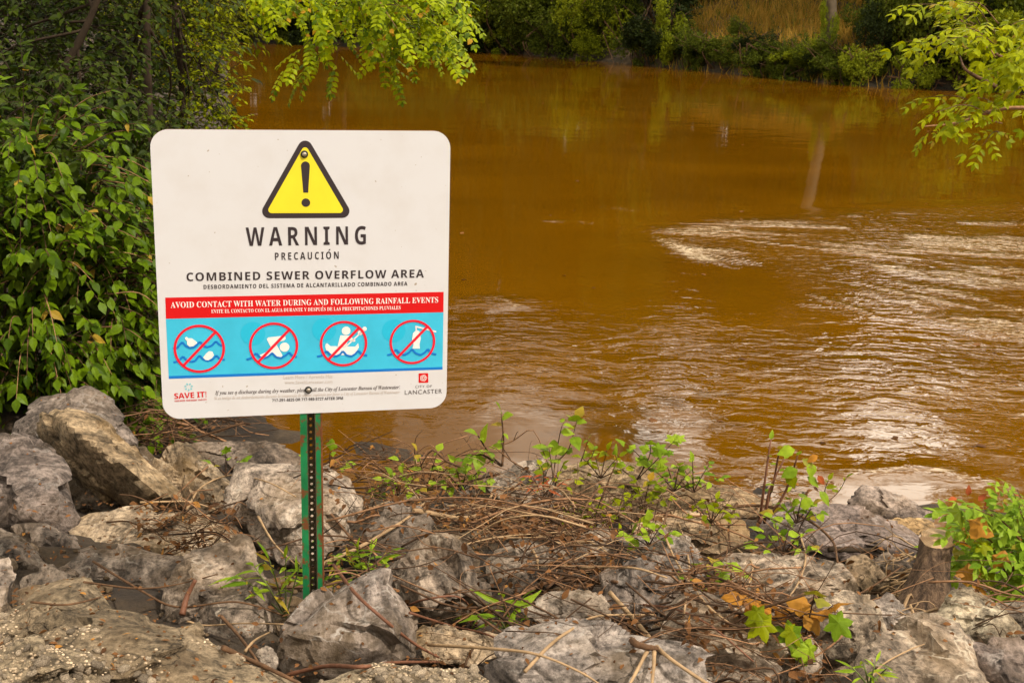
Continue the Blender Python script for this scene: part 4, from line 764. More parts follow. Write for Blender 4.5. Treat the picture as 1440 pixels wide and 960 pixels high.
hanging('overhanging_branch', 'bright box elder branch reaching in from the right edge over the water', [[(1560, 110), (1440, 92), (1380, 62), (1345, 20)], [(1540, 160), (1420, 152), (1350, 172), (1300, 178)], [(1400, 122), (1360, 100), (1350, 80)]],
  [((1372, 40), (1340, 14), 3), ((1345, 48), (1288, 24), 1), ((1370, 66), (1318, 58), 3), ((1350, 82), (1288, 82), 3), ((1400, 72), (1378, 92), 3), ((1440, 66), (1405, 62), 3), ((1440, 90), (1418, 102), 3), ((1400, 124), (1365, 128), 2), ((1445, 132), (1405, 142), 3), ((1360, 160), (1318, 158), 3), ((1350, 178), (1316, 192), 2), ((1388, 196), (1374, 214), 1), ((1455, 158), (1425, 172), 1), ((1470, 52), (1436, 32), 2), ((1460, 110), (1430, 118), 2)], 'elder', L_BOX, .105, 6, 6.0, 300, M_TWIG, .16, (16, -8))
# --- bright shrub and stump at the right
b3 = thing('bright_shrub', 'bright green shrub with compound leaves at the right edge beside the stump', 'shrub', (1.75, 4.2, .45)); ms = []; tb = []
for (p, q, n) in [((1400, 800), (1330, 740), 4), ((1420, 790), (1360, 712), 5), ((1440, 800), (1410, 700), 5), ((1460, 790), (1440, 715), 4), ((1420, 810), (1390, 760), 6), ((1450, 820), (1430, 770), 6), ((1400, 800), (1350, 780), 3), ((1480, 800), (1470, 740), 4), ((1430, 830), (1400, 830), 3), ((1460, 840), (1440, 820), 3)]:
    for k in range(n):
        Yk = random.uniform(3.55, 4.1); a, b_ = at(p[0]+22+random.gauss(0, 8), p[1]+random.gauss(0, 8), Yk+.1), at(q[0]+22+random.gauss(0, 10), q[1]+random.gauss(0, 10), Yk); pa = spline([a, (a+b_)/2+np.array([0, 0, .03]), b_], 4); ms += spray_leaves(pa, 5, .105, droop=.3); tb.append(tube_np(pa, .004, .0015, 5))
leaves(b3, 'elder', ms, L_BRIGHT, 260); tubes('stem', tb, M_REDTW, b3)
ms = [mtx(at(px, py, 3.6), (random.gauss(0, 1), -.5, -.5), (random.gauss(0, .5), -.8, .8), s) for px, py, s in ((1345, 706, .085), (1362, 730, .09), (1368, 760, .07), (1362, 790, .08), (1375, 805, .08), (1366, 818, .06), (1370, 790, .06), (1395, 780, .07))]
for A_ in ms[3:]: pass
for i, A_ in enumerate(ms):
    A_ = A_.copy(); A_[:3, 3] -= np.array(b3.location); o = bpy.data.objects.new('lobed_leaf', leaf_mesh('maple', i % 2, L_ORANGE if i % 2 else L_YEL)); COL.objects.link(o); o.parent = b3; o.matrix_basis = Matrix(A_)
ms = [mtx(at(random.gauss(1385, 26), random.gauss(704, 9), 3.8), rng.normal(size=3), (0, -.4, 1), .036) for k in range(9)]
for i, A_ in enumerate(ms):
    A_ = A_.copy(); A_[:3, 3] -= np.array(b3.location); o = bpy.data.objects.new('red_leaf', leaf_mesh('ovate', i % 3, L_RED)); COL.objects.link(o); o.parent = b3; o.matrix_basis = Matrix(A_)
m, nt_, b = mat('stump_bark'); P = coords(nt_); mpn = nd(nt_, 'ShaderNodeMapping'); mpn.inputs['Scale'].default_value = (1, 1, .16); nt_.links.new(P, mpn.inputs[0])
bn_ = noise(nt_, mpn.outputs[0], 60, 7, .65, .4); nt_.links.new(ramp(nt_, bn_, [(.36, (.026, .015, .008)), (.5, (.10, .06, .034)), (.66, (.19, .12, .07))]), b.inputs['Base Color']); b.inputs['Roughness'].default_value = .95; bump(nt_, b, bn_, 1, .02); BARK = m
m, nt_, b = mat('cut_wood'); P = coords(nt_); wv = nd(nt_, 'ShaderNodeTexWave', wave_type='RINGS', rings_direction='Z'); wv.inputs['Scale'].default_value = 42; wv.inputs['Distortion'].default_value = 2.5; vo_ = nd(nt_, 'ShaderNodeVectorMath', operation='SUBTRACT'); nt_.links.new(P, vo_.inputs[0]); nt_.links.new(vo_.outputs[0], wv.inputs['Vector']); CUTO = vo_
nt_.links.new(mixc(nt_, ramp(nt_, wv.outputs['Fac'], [(.3, .0), (.9, .45)]), ramp(nt_, noise(nt_, P, 22, 5), [(.35, (.34, .20, .10)), (.6, (.52, .35, .19))]), (.30, .17, .08)), b.inputs['Base Color']); CUT = m
sb = at(1300, 860, 3.55); st = thing('tree_stump', 'cut tree stump with rough bark and a pale sawn top, right of the long rock', 'stump', sb)
top = at(1318, 757, 3.66)-sb; n = 40; V = []; rows = 16
for k in range(rows):
    t = k/(rows-1); c = np.array([top[0]*t, top[1]*t, top[2]*t-.05*(1-t)]); r = .068*(1-t)**1.5+.052-.012*math.sin(t*math.pi)
    for j in range(n):
        a = 2*math.pi*j/n; q = r*(1+.10*fbm(np.array([[math.cos(a)*2.5, math.sin(a)*2.5, t*1.2]]), 3, 4)[0]+.06*vnoise(np.array([[math.cos(a)*9, math.sin(a)*9, t*2.0]]), 8)[0]); V.append(c+np.array([q*math.cos(a), q*math.sin(a), (.012*math.cos(a-1.2) if k == rows-1 else 0)]))
Fc = [[k*n+j, k*n+(j+1) % n, (k+1)*n+(j+1) % n, (k+1)*n+j] for k in range(rows-1) for j in range(n)]; link('bark', mesh_py('bark', V, Fc, BARK, True), st)
rim = [np.array(v)*1.0 for v in V[-n:]]; cc = np.mean(rim, 0); CUTO.inputs[1].default_value = tuple(map(float, cc+np.array([.008, .005, 0]))); rim2 = [cc+(v-cc)*.97+np.array([0, 0, .003]) for v in rim]
link('sawn_top', mesh_py('sawn_top', [cc+np.array([0, 0, .006])]+rim2+rim, [[0, 1+j, 1+(j+1) % n] for j in range(n)]+[[1+j, 1+n+j, 1+n+(j+1) % n, 1+(j+1) % n] for j in range(n)], CUT, True), st)
# --- saplings and weeds
def sapling(label, stems, kind, m, size_, n, name='sapling', cat='plant', Y_=None, r=.003, bark=None, extra=None, droop=.3, grp='young plants among the rocks'):
    size = size_*.86; y0 = max(p[1] for s in stems for p in s); x0 = stems[0][0][0]; Yb = G(x0, y0)[1]-.05 if Y_ is None else Y_; root = thing(name, label, cat, at(x0, y0, Yb), grp); tb = []; ms = []
    for s in stems:
        pa = spline([at(px, py, Yb+random.uniform(-.06, .04)) for px, py in s], 4); tb.append(tube_np(pa, r, r*.45, 5)); ms += spray_leaves(pa, n, size, droop=droop, start=.3)
    tubes('stem', tb, bark or M_TWIG, root); leaves(root, kind, ms, m, 300)
    for (px, py, s, mm, kk) in (extra or []):
        A_ = mtx(at(px, py, Yb-.05), (random.gauss(0, 1), -.3, -.5), (random.gauss(0, .5), -.7, .8), s); A_[:3, 3] -= np.array(root.location); o = bpy.data.objects.new('leaf', leaf_mesh(kk, 0, mm)); COL.objects.link(o); o.parent = root; o.matrix_basis = Matrix(A_)
    return root
def fan(c, n, r, a0=.2, a1=2.9, asp=1.0): return [[c, (c[0]+r*.55*math.cos(a), c[1]-r*.6*math.sin(a)*asp), (c[0]+r*math.cos(a), c[1]-r*math.sin(a)*asp)] for a in np.linspace(a0, a1, n)]
sapling('green weed with narrow drooping leaves right of the green post', fan((512, 822), 8, 50), 'narrow', L_SAP, .085, 7, 'weed', Y_=3.75, bark=M_STEMG)
sapling('narrow leaved weed growing in the gap left of the green post', fan((402, 868), 5, 85, 1.3, 2.4), 'narrow', L_SAP, .085, 8, 'weed', Y_=3.3, bark=M_STEMG)
sapling('small weed with pointed leaves between the triangular and the vine covered rocks', fan((712, 885), 6, 45, .1, 2.7), 'narrow', L_SAP, .10, 3, 'weed', Y_=3.25, bark=M_STEMG)
sapling('broken brown stem with heart shaped leaves at the water, left of the other saplings', [[(706, 655), (708, 620), (705, 582)], [(706, 655), (690, 640), (672, 612)], [(706, 655), (680, 640), (668, 640)]], 'heart', L_SAP, .082, 5, Y_=5.0, r=.006)
sapling('tall heart leaved sapling in front of the bright water patch', [[(778, 672), (782, 640), (790, 600), (800, 586)], [(778, 672), (775, 650), (772, 630)], [(782, 650), (800, 630), (812, 588)]], 'heart', L_SAP, .068, 6, Y_=5.0)
sapling('slender small leaved sapling just right of the tall heart leaved one', [[(815, 655), (820, 640), (828, 616)], [(815, 655), (830, 645), (836, 632)]], 'ovate', L_SAP, .04, 6, Y_=5.0)
sapling('wide spreading maple seedling at the water edge', [[(895, 675), (905, 650), (880, 622)], [(895, 675), (920, 650), (948, 620)], [(895, 675), (912, 645), (915, 625)], [(895, 675), (870, 655), (868, 640)]], 'maple', L_SAP, .07, 5, Y_=5.0)
sapling('yellowish low plant beside the pitted boulder', fan((775, 700), 4, 48, .6, 2.5), 'ovate', L_YEL, .045, 5, Y_=4.75)
sapling('trailing yellow green vine over the brown weedy boulder', [[(880, 760), (850, 730), (845, 695)], [(880, 760), (870, 725), (890, 700)], [(870, 755), (835, 740), (820, 720)], [(880, 760), (905, 735), (910, 705)]], 'ovate', L_YEL, .045, 7, 'vine', Y_=4.5)
sapling('small green plant in the notch of the cracked boulder', fan((912, 768), 5, 36, .5, 2.6), 'heart', L_SAP, .05, 3, Y_=4.0)
sapling('small green plant at the water left of the broken stems', fan((975, 692), 5, 45, .5, 2.7), 'ovate', L_SAP, .05, 4, Y_=4.95)
sapling('clump of broken brown stems with green, orange and red leaves at the water', [[(1068, 735), (1075, 680), (1084, 618)], [(1068, 735), (1085, 690), (1096, 632)], [(1075, 735), (1082, 690), (1103, 645)], [(1080, 730), (1105, 690), (1122, 640)]], 'ovate', L_SAP, .045, 2, Y_=4.5, r=.007, bark=M_REDTW, extra=[(1128, 645, .06, L_ORANGE, 'ovate'), (1118, 632, .07, L_SAP, 'heart'), (1140, 650, .06, L_SAP, 'heart'), (1135, 670, .06, L_SAP, 'heart'), (1150, 668, .045, L_RED, 'ovate'), (1152, 690, .07, L_SAP, 'ovate'), (1110, 665, .06, L_YEL, 'heart'), (1150, 640, .05, L_ORANGE, 'ovate'), (1122, 660, .07, L_SAP, 'heart')])
sapling('maple seedling turning orange in front of the long flat topped rock', [[(1130, 905), (1115, 870), (1075, 850)], [(1130, 905), (1110, 860), (1050, 838)], [(1130, 905), (1140, 860), (1145, 835)], [(1130, 905), (1150, 870), (1172, 850)]], 'maple', L_ORANGE, .078, 3, Y_=2.95, extra=[(1085, 862, .09, L_YEL, 'maple'), (1165, 862, .085, L_SAP, 'maple'), (1128, 880, .08, L_SAP, 'maple'), (1140, 895, .08, L_SAP, 'maple'), (1105, 875, .07, L_YEL, 'maple'), (1120, 900, .07, L_SAP, 'heart'), (1075, 850, .07, L_YEL, 'maple')])
sapling('green plant in the gap left of the long flat topped rock', fan((1005, 830), 5, 44, .6, 2.6), 'heart', L_SAP, .065, 3, Y_=3.6)
sapling('low green plant behind the long flat topped rock', fan((1100, 780), 6, 45, .3, 2.8), 'ovate', L_SAP, .05, 4, Y_=4.0)
sapling('single pale green seedling behind the pointed brown rock', fan((318, 668), 3, 30, .8, 2.4), 'maple', L_BRIGHT, .06, 1, Y_=4.6)
sapling('leafy seedling behind the post at the water', fan((462, 668), 3, 34, .6, 2.4), 'maple', L_SAP, .06, 2, Y_=4.7)
sapling('green vine leaves behind the dead twigs at the centre', fan((600, 690), 6, 58, .3, 2.8), 'heart', L_SAP, .055, 3, 'vine', Y_=5.0)
sapling('tiny weed in front of the bottom right boulder', fan((1222, 965), 4, 36, .8, 2.3), 'narrow', L_SAP, .05, 4, 'weed', Y_=2.6, bark=M_STEMG)
sapling('red leaved dry plant on the pitted boulder', fan((765, 705), 5, 40, .8, 2.4), 'narrow', L_RED, .05, 6, 'weed', Y_=4.6)
for lb, px, py, rad_, kd, mm, sz, Yv in (('low green plant at the water just right of the pale leaning rock', 650, 690, 40, 'heart', L_SAP, .055, 5.0), ('yellow green plant at the water between the tall sapling and the maple seedling', 845, 672, 40, 'ovate', L_YEL, .055, 5.0), ('low plant with pointed leaves right of the wide maple seedling', 948, 690, 36, 'heart', L_SAP, .05, 4.95), ('yellow green plant under the wide maple seedling', 905, 715, 40, 'heart', L_YEL, .05, 4.7), ('low yellow plant over the twig heap edge', 820, 745, 40, 'ovate', L_YEL, .05, 4.5), ('small green plant above the triangular rock', 560, 700, 34, 'heart', L_SAP, .05, 4.9), ('small yellow green plant on top of the flat stained slab', 1000, 735, 34, 'ovate', L_YEL, .045, 4.3), ('small green plant at the foot of the broken stems', 1120, 735, 36, 'heart', L_SAP, .05, 4.45)):
    sapling(lb, fan((px, py), 6, rad_, .4, 2.8), kd, mm, sz, 4, Y_=Yv)
sapling('thin weed with few leaves at the water right of the broken stems', [[(1165, 705), (1180, 690), (1190, 672)], [(1165, 705), (1160, 690), (1165, 675)]], 'ovate', L_YEL, .045, 3, Y_=4.9)
# ------------------------------------------------------------------ fallen branches, one by one
AV = np.concatenate([v for v, f in ROCKTRIS]); off = np.cumsum([0]+[len(v) for v, f in ROCKTRIS[:-1]]); AF = np.concatenate([f+o_ for (v, f), o_ in zip(ROCKTRIS, off)])
BVH = BVHTree.FromPolygons(AV.tolist(), AF.tolist(), all_triangles=True)
def hit(px, py):
    """first rock or soil surface on the sight line"""
    d = ray(px, py); dn = d/np.linalg.norm(d); h = BVH.ray_cast(Vector(EYE), Vector(dn)); g_ = G(px, py)
    if h[0] is not None and h[0].y < g_[1]+.25: return np.array(h[0])
    return g_
def stick(label, px, r, m, Yo=-.12, lift=.0, nm='fallen_branch', grp='dead branches and vines on the rocks', Ys=None):
    P = []
    for k, (x, y) in enumerate(px):
        g_ = hit(x, y); P.append(at(x, y, g_[1]-.035))
    P = np.array(P); P[:, 1] = np.minimum(P[:, 1], np.convolve(np.r_[P[0, 1], P[:, 1], P[-1, 1]], [.25, .5, .25], 'valid')+.02); P = np.array([at(x, y, q[1]) for (x, y), q in zip(px, P)])
    D = (P.mean(0)-EYE)@_f; V, Fc = tube_np(spline(P, 7), r/F*D, r*.55/F*D, 7, .12, int(px[0][0])); c = P[0]; o = link(nm, mesh_np(nm, V-c, Fc, m, True)); o.location = c; return tag(o, label, 'branch', grp)
for a in [
 ('dark straight stick lying from the dark slab to the stump', [(1165,772),(1220,773),(1302,765)], 4.2, M_DARKBARK),
 ('long pale vine dropping from the weedy boulder past the cracked one', [(891,680),(933,709),(956,740),(969,793),(964,847),(960,869)], 2.0, M_TAN),
 ('pale vine slanting right below the cracked boulder', [(933,749),(951,789),(987,842),(1022,873),(1075,905)], 2.2, M_TAN),
 ('thick tan branch slanting down to the bottom edge right of centre', [(858,833),(902,882),(933,918),(1000,965)], 4.2, M_TAN),
 ('short thick forked stub over the streaked boulder', [(876,882),(893,904),(925,912)], 6.0, M_TWIG),
 ('tan stick pointing down left from the forked stub', [(911,913),(897,940),(882,968)], 3.2, M_TAN),
 ('tan stick pointing straight down from the forked stub', [(920,916),(919,940),(915,972)], 3.4, M_TAN),
 ('pale arching vine across the streaked boulder', [(738,944),(772,908),(800,887),(840,866),(920,864)], 2.6, M_TAN),
 ('red brown stem slanting over the grey post boulder', [(469,794),(499,833),(538,869),(582,904),(617,924)], 3.0, M_REDTW),
 ('dark vine along the bottom under the post boulder', [(404,948),(459,936),(510,937),(554,931),(617,930)], 3.6, M_REDTW),
 ('reddish twig over the flat tan rock', [(576,861),(633,879),(689,893),(715,915)], 2.0, M_REDTW),
 ('long tan vine along the front of the streaked boulder', [(602,906),(697,912),(756,920),(815,944),(852,968)], 2.6, M_TAN),
 ('thin grey twig lying across the broad grey slab', [(118,818),(193,827),(245,822),(306,807)], 1.6, M_TWIG),
 ('short red brown stub standing before the layered slab', [(256,864),(263,838),(275,815)], 5.0, M_REDTW),
 ('long bent twig running down over the layered slab', [(131,789),(197,829),(249,853),(333,846),(403,866)], 2.0, M_TWIG),
 ('thin twig on the pebbly concrete at the left', [(44,846),(90,850),(131,842),(158,833)], 1.8, M_TWIG),
 ('level tan twig low on the layered slab', [(263,873),(289,879),(340,876),(398,877)], 1.6, M_TAN),
 ('thick dark branch at the bottom in front of the pebbly concrete', [(313,910),(346,925),(394,947),(430,965)], 4.2, M_TWIG),
 ('dark branch crossing above the thick one at the bottom', [(311,866),(333,890),(350,912),(364,932)], 3.0, M_TWIG),
 ('tan stick leaning from the layered slab gap', [(345,915),(358,900),(380,888)], 2.2, M_TAN),
 ('thin straight twig over the littered slab', [(197,706),(240,705),(271,706),(315,720)], 1.6, M_TAN),
 ('arching bare vine above the light boulder behind the post', [(263,715),(284,684),(324,668),(372,676),(416,698)], 1.6, M_TAN),
 ('straight tan twig leaning on the light boulder left of the post', [(363,726),(385,763),(418,796)], 2.0, M_TAN),
 ('tan branch slanting up right from the post over the twig heap', [(455,792),(511,766),(570,730),(597,707)], 3.0, M_TAN),
 ('curved grey branch with an upturned tip over the twig heap', [(582,717),(649,728),(681,717),(692,694)], 3.4, M_TAN),
 ('tan vine slanting down right below the curved grey branch', [(683,719),(724,746),(752,778),(757,803)], 2.6, M_TAN),
 ('thin tan stem crossing behind the curved grey branch', [(611,675),(641,711),(668,728),(700,760)], 2.2, M_TAN),
 ('smooth brown branch lying level right of the twig heap', [(736,833),(776,817),(835,815),(868,818)], 4.2, M_TWIG),
 ('brown twig right of the post slanting into the heap', [(465,722),(495,758),(512,776)], 2.2, M_TWIG),
 ('level pale twig across the cracked boulder', [(818,798),(889,798),(938,812)], 2.2, M_TAN),
 ('grey root bending over the dark purple slab', [(1018,713),(1075,711),(1129,727),(1169,758),(1178,790)], 2.6, M_TWIG),
 ('thin looping vine left of the orange maple seedling', [(1036,771),(1058,793),(1049,829),(1022,856)], 1.5, M_TAN),
 ('thin looping vine over the orange maple seedling', [(1124,749),(1133,784),(1120,824),(1093,856),(1070,880)], 1.6, M_TAN),
 ('pale twig leaning over the big bottom right boulder', [(1215,965),(1240,935),(1275,915),(1300,905)], 1.6, M_TAN),
 ('bare grey stem standing up from the weedy boulder by the water', [(930,750),(945,690),(958,620),(965,575)], 1.0, M_TWIG),
 ('broken dead stub on the pitted boulder', [(738,722),(732,708),(728,697)], 5.5, M_DARKBARK),
 ('reddish twig bent along the triangular rock', [(574,850),(600,842),(640,838),(660,852),(662,880)], 1.8, M_REDTW),
 ('red brown twig over the light boulder under the red brush', [(905,850),(950,856),(1000,880),(1060,930)], 2.0, M_REDTW),
]: stick(*a)
# ------------------------------------------------------------------ twig heaps and litter (uncountable)
def surf(x, y):
    h = BVH.ray_cast(Vector((x, y, 3)), Vector((0, 0, -1))); g_ = float(land(x, y))
    if h[0] is not None and h[0].z > g_: return h[0].z, np.array(h[1]) if h[1].z > 0 else -np.array(h[1])
    return g_, np.array([0, 0, 1.0])
def heap(name, label, poly, n, hmax, lmin, lmax, r, m, dead=0, seed=3, arch=.5, deadsize=.03, up=False):
    rr = random.Random(seed); tb = []; ms = []; x0, y0 = np.min(poly, 0); x1, y1 = np.max(poly, 0); poly = np.array(poly, float)
    def inside(x, y):
        c = False; j = len(poly)-1
        for i in range(len(poly)):
            if (poly[i, 1] > y) != (poly[j, 1] > y) and x < (poly[j, 0]-poly[i, 0])*(y-poly[i, 1])/(poly[j, 1]-poly[i, 1])+poly[i, 0]: c = not c
            j = i
        return c
    while len(tb) < n:
        px, py = rr.uniform(x0, x1), rr.uniform(y0, y1)
        if not inside(px, py): continue
        q = G(px, py); L = rr.uniform(lmin, lmax); a = rr.gauss(0, .7)+(math.pi if rr.random() < .5 else 0); h = hmax*rr.random()**1.6; d = np.array([math.cos(a), math.sin(a)*.6, rr.gauss(0, .25)]); d = np.array([d[0]*.35, d[1]*.35, .8+.3*rr.random()]) if up else d; sg = np.array([-d[1], d[0], 0])*rr.gauss(0, .16)*L
        z, _ = surf(q[0], q[1]); c = np.array([q[0], q[1], z+.01+h]); P = [c-d*L/2+np.array([0, 0, -arch*h*rr.random()]), c-d*L*.15+sg, c+d*L*.2+sg*.7+np.array([0, 0, .03*rr.gauss(0, 1)]), c+d*L/2+np.array([0, 0, -arch*h*rr.random()])]
        r_ = r*rr.choice((.4, .5, .7, .9, 1.1, 1.5, 2.1)); tb.append(tube_np(spline(P, 3), r_, r_*.5, 4))
        if rr.random() < .6:
            e = P[2]+np.array([rr.gauss(0, .5), rr.gauss(0, .3), rr.gauss(.2, .3)])*L*.4; tb.append(tube_np(spline([P[1], (P[1]+e)/2+rng.normal(size=3)*.015, e], 3), r_*.6, r_*.3, 4))
    VV = []; FF = []; n0 = 0
    for V, Fc in tb: VV.append(V); FF.append(Fc+n0); n0 += len(V)
    o = link(name, mesh_np(name, np.concatenate(VV), np.concatenate(FF), m, True)); tag(o, label, 'dead twigs', None, 'stuff')
    for k in range(dead):
        while True:
            px, py = rr.uniform(x0, x1), rr.uniform(y0, y1)
            if inside(px, py): break
        q = G(px, py); z, nn = surf(q[0], q[1]); ms.append(mtx(np.array([q[0], q[1], z+.01+hmax*.8*rr.random()**2]), (rr.gauss(0, 1), rr.gauss(0, 1), rr.gauss(-.2, .5)), (rr.gauss(0, .6), rr.gauss(-.2, .6), 1), deadsize*rr.uniform(.5, 1.2)))
    if ms: tag(link('dead_leaves', joined('ovate', ms, M_BROWNLEAF, 'dead_leaves')), 'curled brown dead leaves caught in '+label.split(' of ')[-1][:60], 'dead leaves', None, 'stuff')
heap('twig_heap', 'tangled heap of dry brown twigs and vines at the centre', [(450,650),(560,640),(640,680),(690,725),(800,740),(870,800),(880,835),(790,840),(700,800),(620,745),(540,770),(455,740)], 300, .16, .12, .55, .0028, M_TWIG, 800, 3)
heap('twig_heap', 'paler dry stalks of the heap at the centre', [(470,690),(640,690),(800,750),(880,820),(760,830),(640,760),(480,760)], 45, .18, .25, .7, .0026, M_TAN, 0, 4)
heap('red_brush', 'fine red brown brush of dead stems at the bottom right of centre', [(950,890),(1000,880),(1070,915),(1150,940),(1180,985),(960,985)], 190, .12, .10, .42, .0019, M_TWIG, 260, 5, .5, .03)
heap('dry_roots', 'broken sticks and dry roots at the foot of the stump', [(1240,800),(1280,790),(1300,850),(1310,900),(1285,905),(1250,850)], 90, .07, .08, .3, .0034, M_TAN, 60, 6)
heap('bank_roots', 'dead stalks and roots on the bank under the leafy bush', [(170,590),(200,560),(340,575),(350,610),(260,622),(210,640)], 330, .22, .2, .6, .0030, M_TWIG, 120, 7)
heap('slab_litter', 'dry stems of litter on the flat light slab', [(180,725),(300,705),(340,735),(335,770),(200,770)], 90, .04, .1, .35, .0016, M_TWIG, 150, 8, .3, .03)
heap('waterside_twigs', 'thin dead stems of brush along the water edge', [(560,660),(660,650),(700,690),(900,720),(1060,690),(1180,700),(1050,750),(800,740),(640,720)], 200, .15, .12, .45, .0016, M_TWIG, 160, 9)
heap('corner_twigs', 'thin red twigs of the lower right corner', [(1320,890),(1440,840),(1450,960),(1380,960)], 60, .08, .1, .4, .0018, M_TWIG, 40, 10)
heap('scattered_twigs', 'loose dead twigs and vines of the rock bank right of the post', [(460,740),(700,700),(1000,740),(1220,790),(1260,900),(1000,940),(700,900),(470,860)], 190, .10, .15, .7, .0026, M_TWIG, 420, 12)
heap('upright_twigs', 'dead upright stems of brush poking up along the heap', [(470,700),(600,660),(760,690),(1000,720),(1150,720),(1120,780),(900,790),(700,770),(500,740)], 90, .05, .15, .36, .0022, M_TWIG, 0, 14, .1, .03, True)
heap('gap_twigs', 'thin stems of vine lying over the front rocks', [(560,850),(720,850),(1000,850),(1000,960),(700,960),(580,930)], 60, .08, .15, .5, .0018, M_TWIG, 60, 11)
ms = []; tb = []
for k in range(2600):
    px, py = random.uniform(-80, 1520), random.uniform(630, 1000); q = G(px, py); z, nn = surf(q[0], q[1])
    if nn[2] < .75 and random.random() < .8: continue
    ms.append(mtx(np.array([q[0], q[1], z+.004]), (random.gauss(0, 1), random.gauss(0, 1), random.gauss(0, .15)), nn+rng.normal(size=3)*.3, random.choice((.008, .011, .015, .022))))
o = link('leaf_litter', joined('small', ms, M_BROWNLEAF, 'leaf_litter'), kind='stuff'); o['label'] = 'brown bits of dead leaves strewn over the rocks and soil'
for lb, px, py, s in (('yellow fallen leaf on the pebbly concrete at the lower left', 164, 901, .02), ('orange brown fallen leaf on top of the slanted boulder', 131, 588, .035)):
    pass
# ------------------------------------------------------------------ far bank vegetation
def at_far(px, Yd): return None
def crown_mesh(name, n, m, size, seed, sq=(1, 1, 1), lobes=9):
    r = np.random.default_rng(seed); cs = r.normal(size=(lobes, 3)); cs = cs/np.linalg.norm(cs, axis=1)[:, None]*r.uniform(.30, .85, (lobes, 1)); rad = r.uniform(.18, .45, lobes); ms = []
    for k in range(n):
        j = r.integers(lobes); u = r.normal(size=3); u /= np.linalg.norm(u); p = cs[j]+u*rad[j]*r.uniform(.55, 1.05); ms.append(mtx(p*np.array(sq), r.normal(size=3), r.normal(size=3)*.6+np.array([0, -.2, .8]), size*r.uniform(.6, 1.3)))
    return joined('clump', ms, m, name)
CR = {}
for key, m in (('far', L_FAR), ('dark', L_FARD), ('bright', L_FARB)):
    CR[key] = [crown_mesh('crown', 1500, m, .13, 10+k) for k in range(2)]
    CR[key+'_s'] = [crown_mesh('crown', 1500, m, .085, 20+k, lobes=12) for k in range(2)]
TRK = {}
def far_tree(label, x, y, H, Wd, kind, z0=None, bottom=.15, trunk_r=.16, bark=M_DARKBARK, group='trees on the far bank', name='far_tree', lean=0):
    zb = float(fbank(np.array([x]), np.array([y]))[0]) if z0 is None else z0; root = thing(name, label, 'tree', (x, y, zb), group); t = spline([(0, 0, -.4), (.2*lean, 0, H*.3), (lean, 0, H*.75)], 5)
    V, Fc = tube_np(t, trunk_r, trunk_r*.5, 8, .1); link('trunk', mesh_np('trunk', V, Fc, bark, True), root)
    o = link('crown', random.choice(CR[kind]), root); cz = (bottom+1)/2*H; o.location = (lean, 0, cz); o.scale = (Wd/2, Wd/2*.85, (1-bottom)*H/2); o.rotation_euler = (0, 0, random.random()*6.28); return root
def far_shrub(label, x, y, H, Wd, kind, zo=0, name='far_shrub', group='shrubs on the far bank', cat='shrub'):
    zb = float(fbank(np.array([x]), np.array([y]))[0])+zo; root = thing(name, label, cat, (x, y, zb), group); st = [tube_np(spline([(random.uniform(-.1, .1), 0, -.2), (random.uniform(-.3, .3)*Wd, random.uniform(-.2, .2), H*.4), (random.uniform(-.4, .4)*Wd, random.uniform(-.3, .1), H*.8)], 4), .03, .01, 5) for k in range(5)]
    V = np.concatenate([s[0] for s in st]); link('stem', mesh_np('stem', V, np.concatenate([s[1]+i*len(st[0][0]) for i, s in enumerate(st)]), M_TWIG, True), root); o = link('crown', random.choice(CR[kind+'_s']), root); o.location = (0, 0, H*.5); o.scale = (Wd/2, Wd/2*.7, H*.55); o.rotation_euler = (0, 0, random.random()*6.28); return root
def fxy(px, back):
    """world spot on the far bank seen in column px, `back` metres behind its waterline"""
    t = np.linspace(25, 140, 800); xs = t*(px-720)/F*math.cos(PITCH); k = np.argmax(t > np.interp(xs, FBX, FBY)+back); return float(xs[k]), float(t[k])
for (cx_, cy_, cz_), (sx_, sy_, sz_) in (((-5.2, 4.2, 6.4), (2.1, 2.2, 1.3)), ((-4.6, 7.5, 7.0), (2.3, 2.4, 1.5)), ((-5.5, 11.5, 7.5), (2.8, 2.6, 2.0)), ((-7.5, 7, 6.5), (2.5, 3.5, 2.5))):  # unseen crowns and limb added overhead to shade the left bush
    o = link('crown', CR['far'][0], LEAN); o.location = Vector((cx_, cy_, cz_))-LEAN.location; o.scale = (sx_, sy_, sz_)
tl = np.array(LEAN.location); link('added_limb', mesh_np('added_limb', *[tube_np(spline([at(160, -60, 9.0)-tl, np.array([-3.6, 8.2, 5.0])-tl, np.array([-4.6, 7.2, 6.8])-tl]), .03, .012, 6)][0], M_DARKBARK, True), LEAN)
names = ['tall dark tree on the far bank behind the locust branch', 'tall spreading tree left of the middle of the far bank', 'dark tree leaning over the far water left of the bright vine shrub', 'tall tree behind the bright vine shrub on the far bank', 'tree behind the dry grass slope on the far bank', 'tree standing behind the pale trunk on the far bank', 'tall dark tree right of the pale trunk on the far bank', 'dense tree behind the box elder branch on the far bank', 'dark tree at the right end of the far bank', 'tree at the left end of the far water behind the waterside tree']
spots = [(470, 3, 21.5, 11, 'dark'), (640, 4, 20.5, 5.5, 'dark'), (765, 3, 17.0, 5, 'dark'), (875, 5, 21, 5, 'far'), (1035, 22, 19.0, 2.6, 'far'), (1150, 16, 16.2, 3.2, 'far'), (1215, 6, 18.0, 2.4, 'dark'), (1340, 5, 14.6, 4, 'dark'), (1420, 4, 16.5, 3.0, 'dark'), (330, 4, 22, 12, 'dark')]
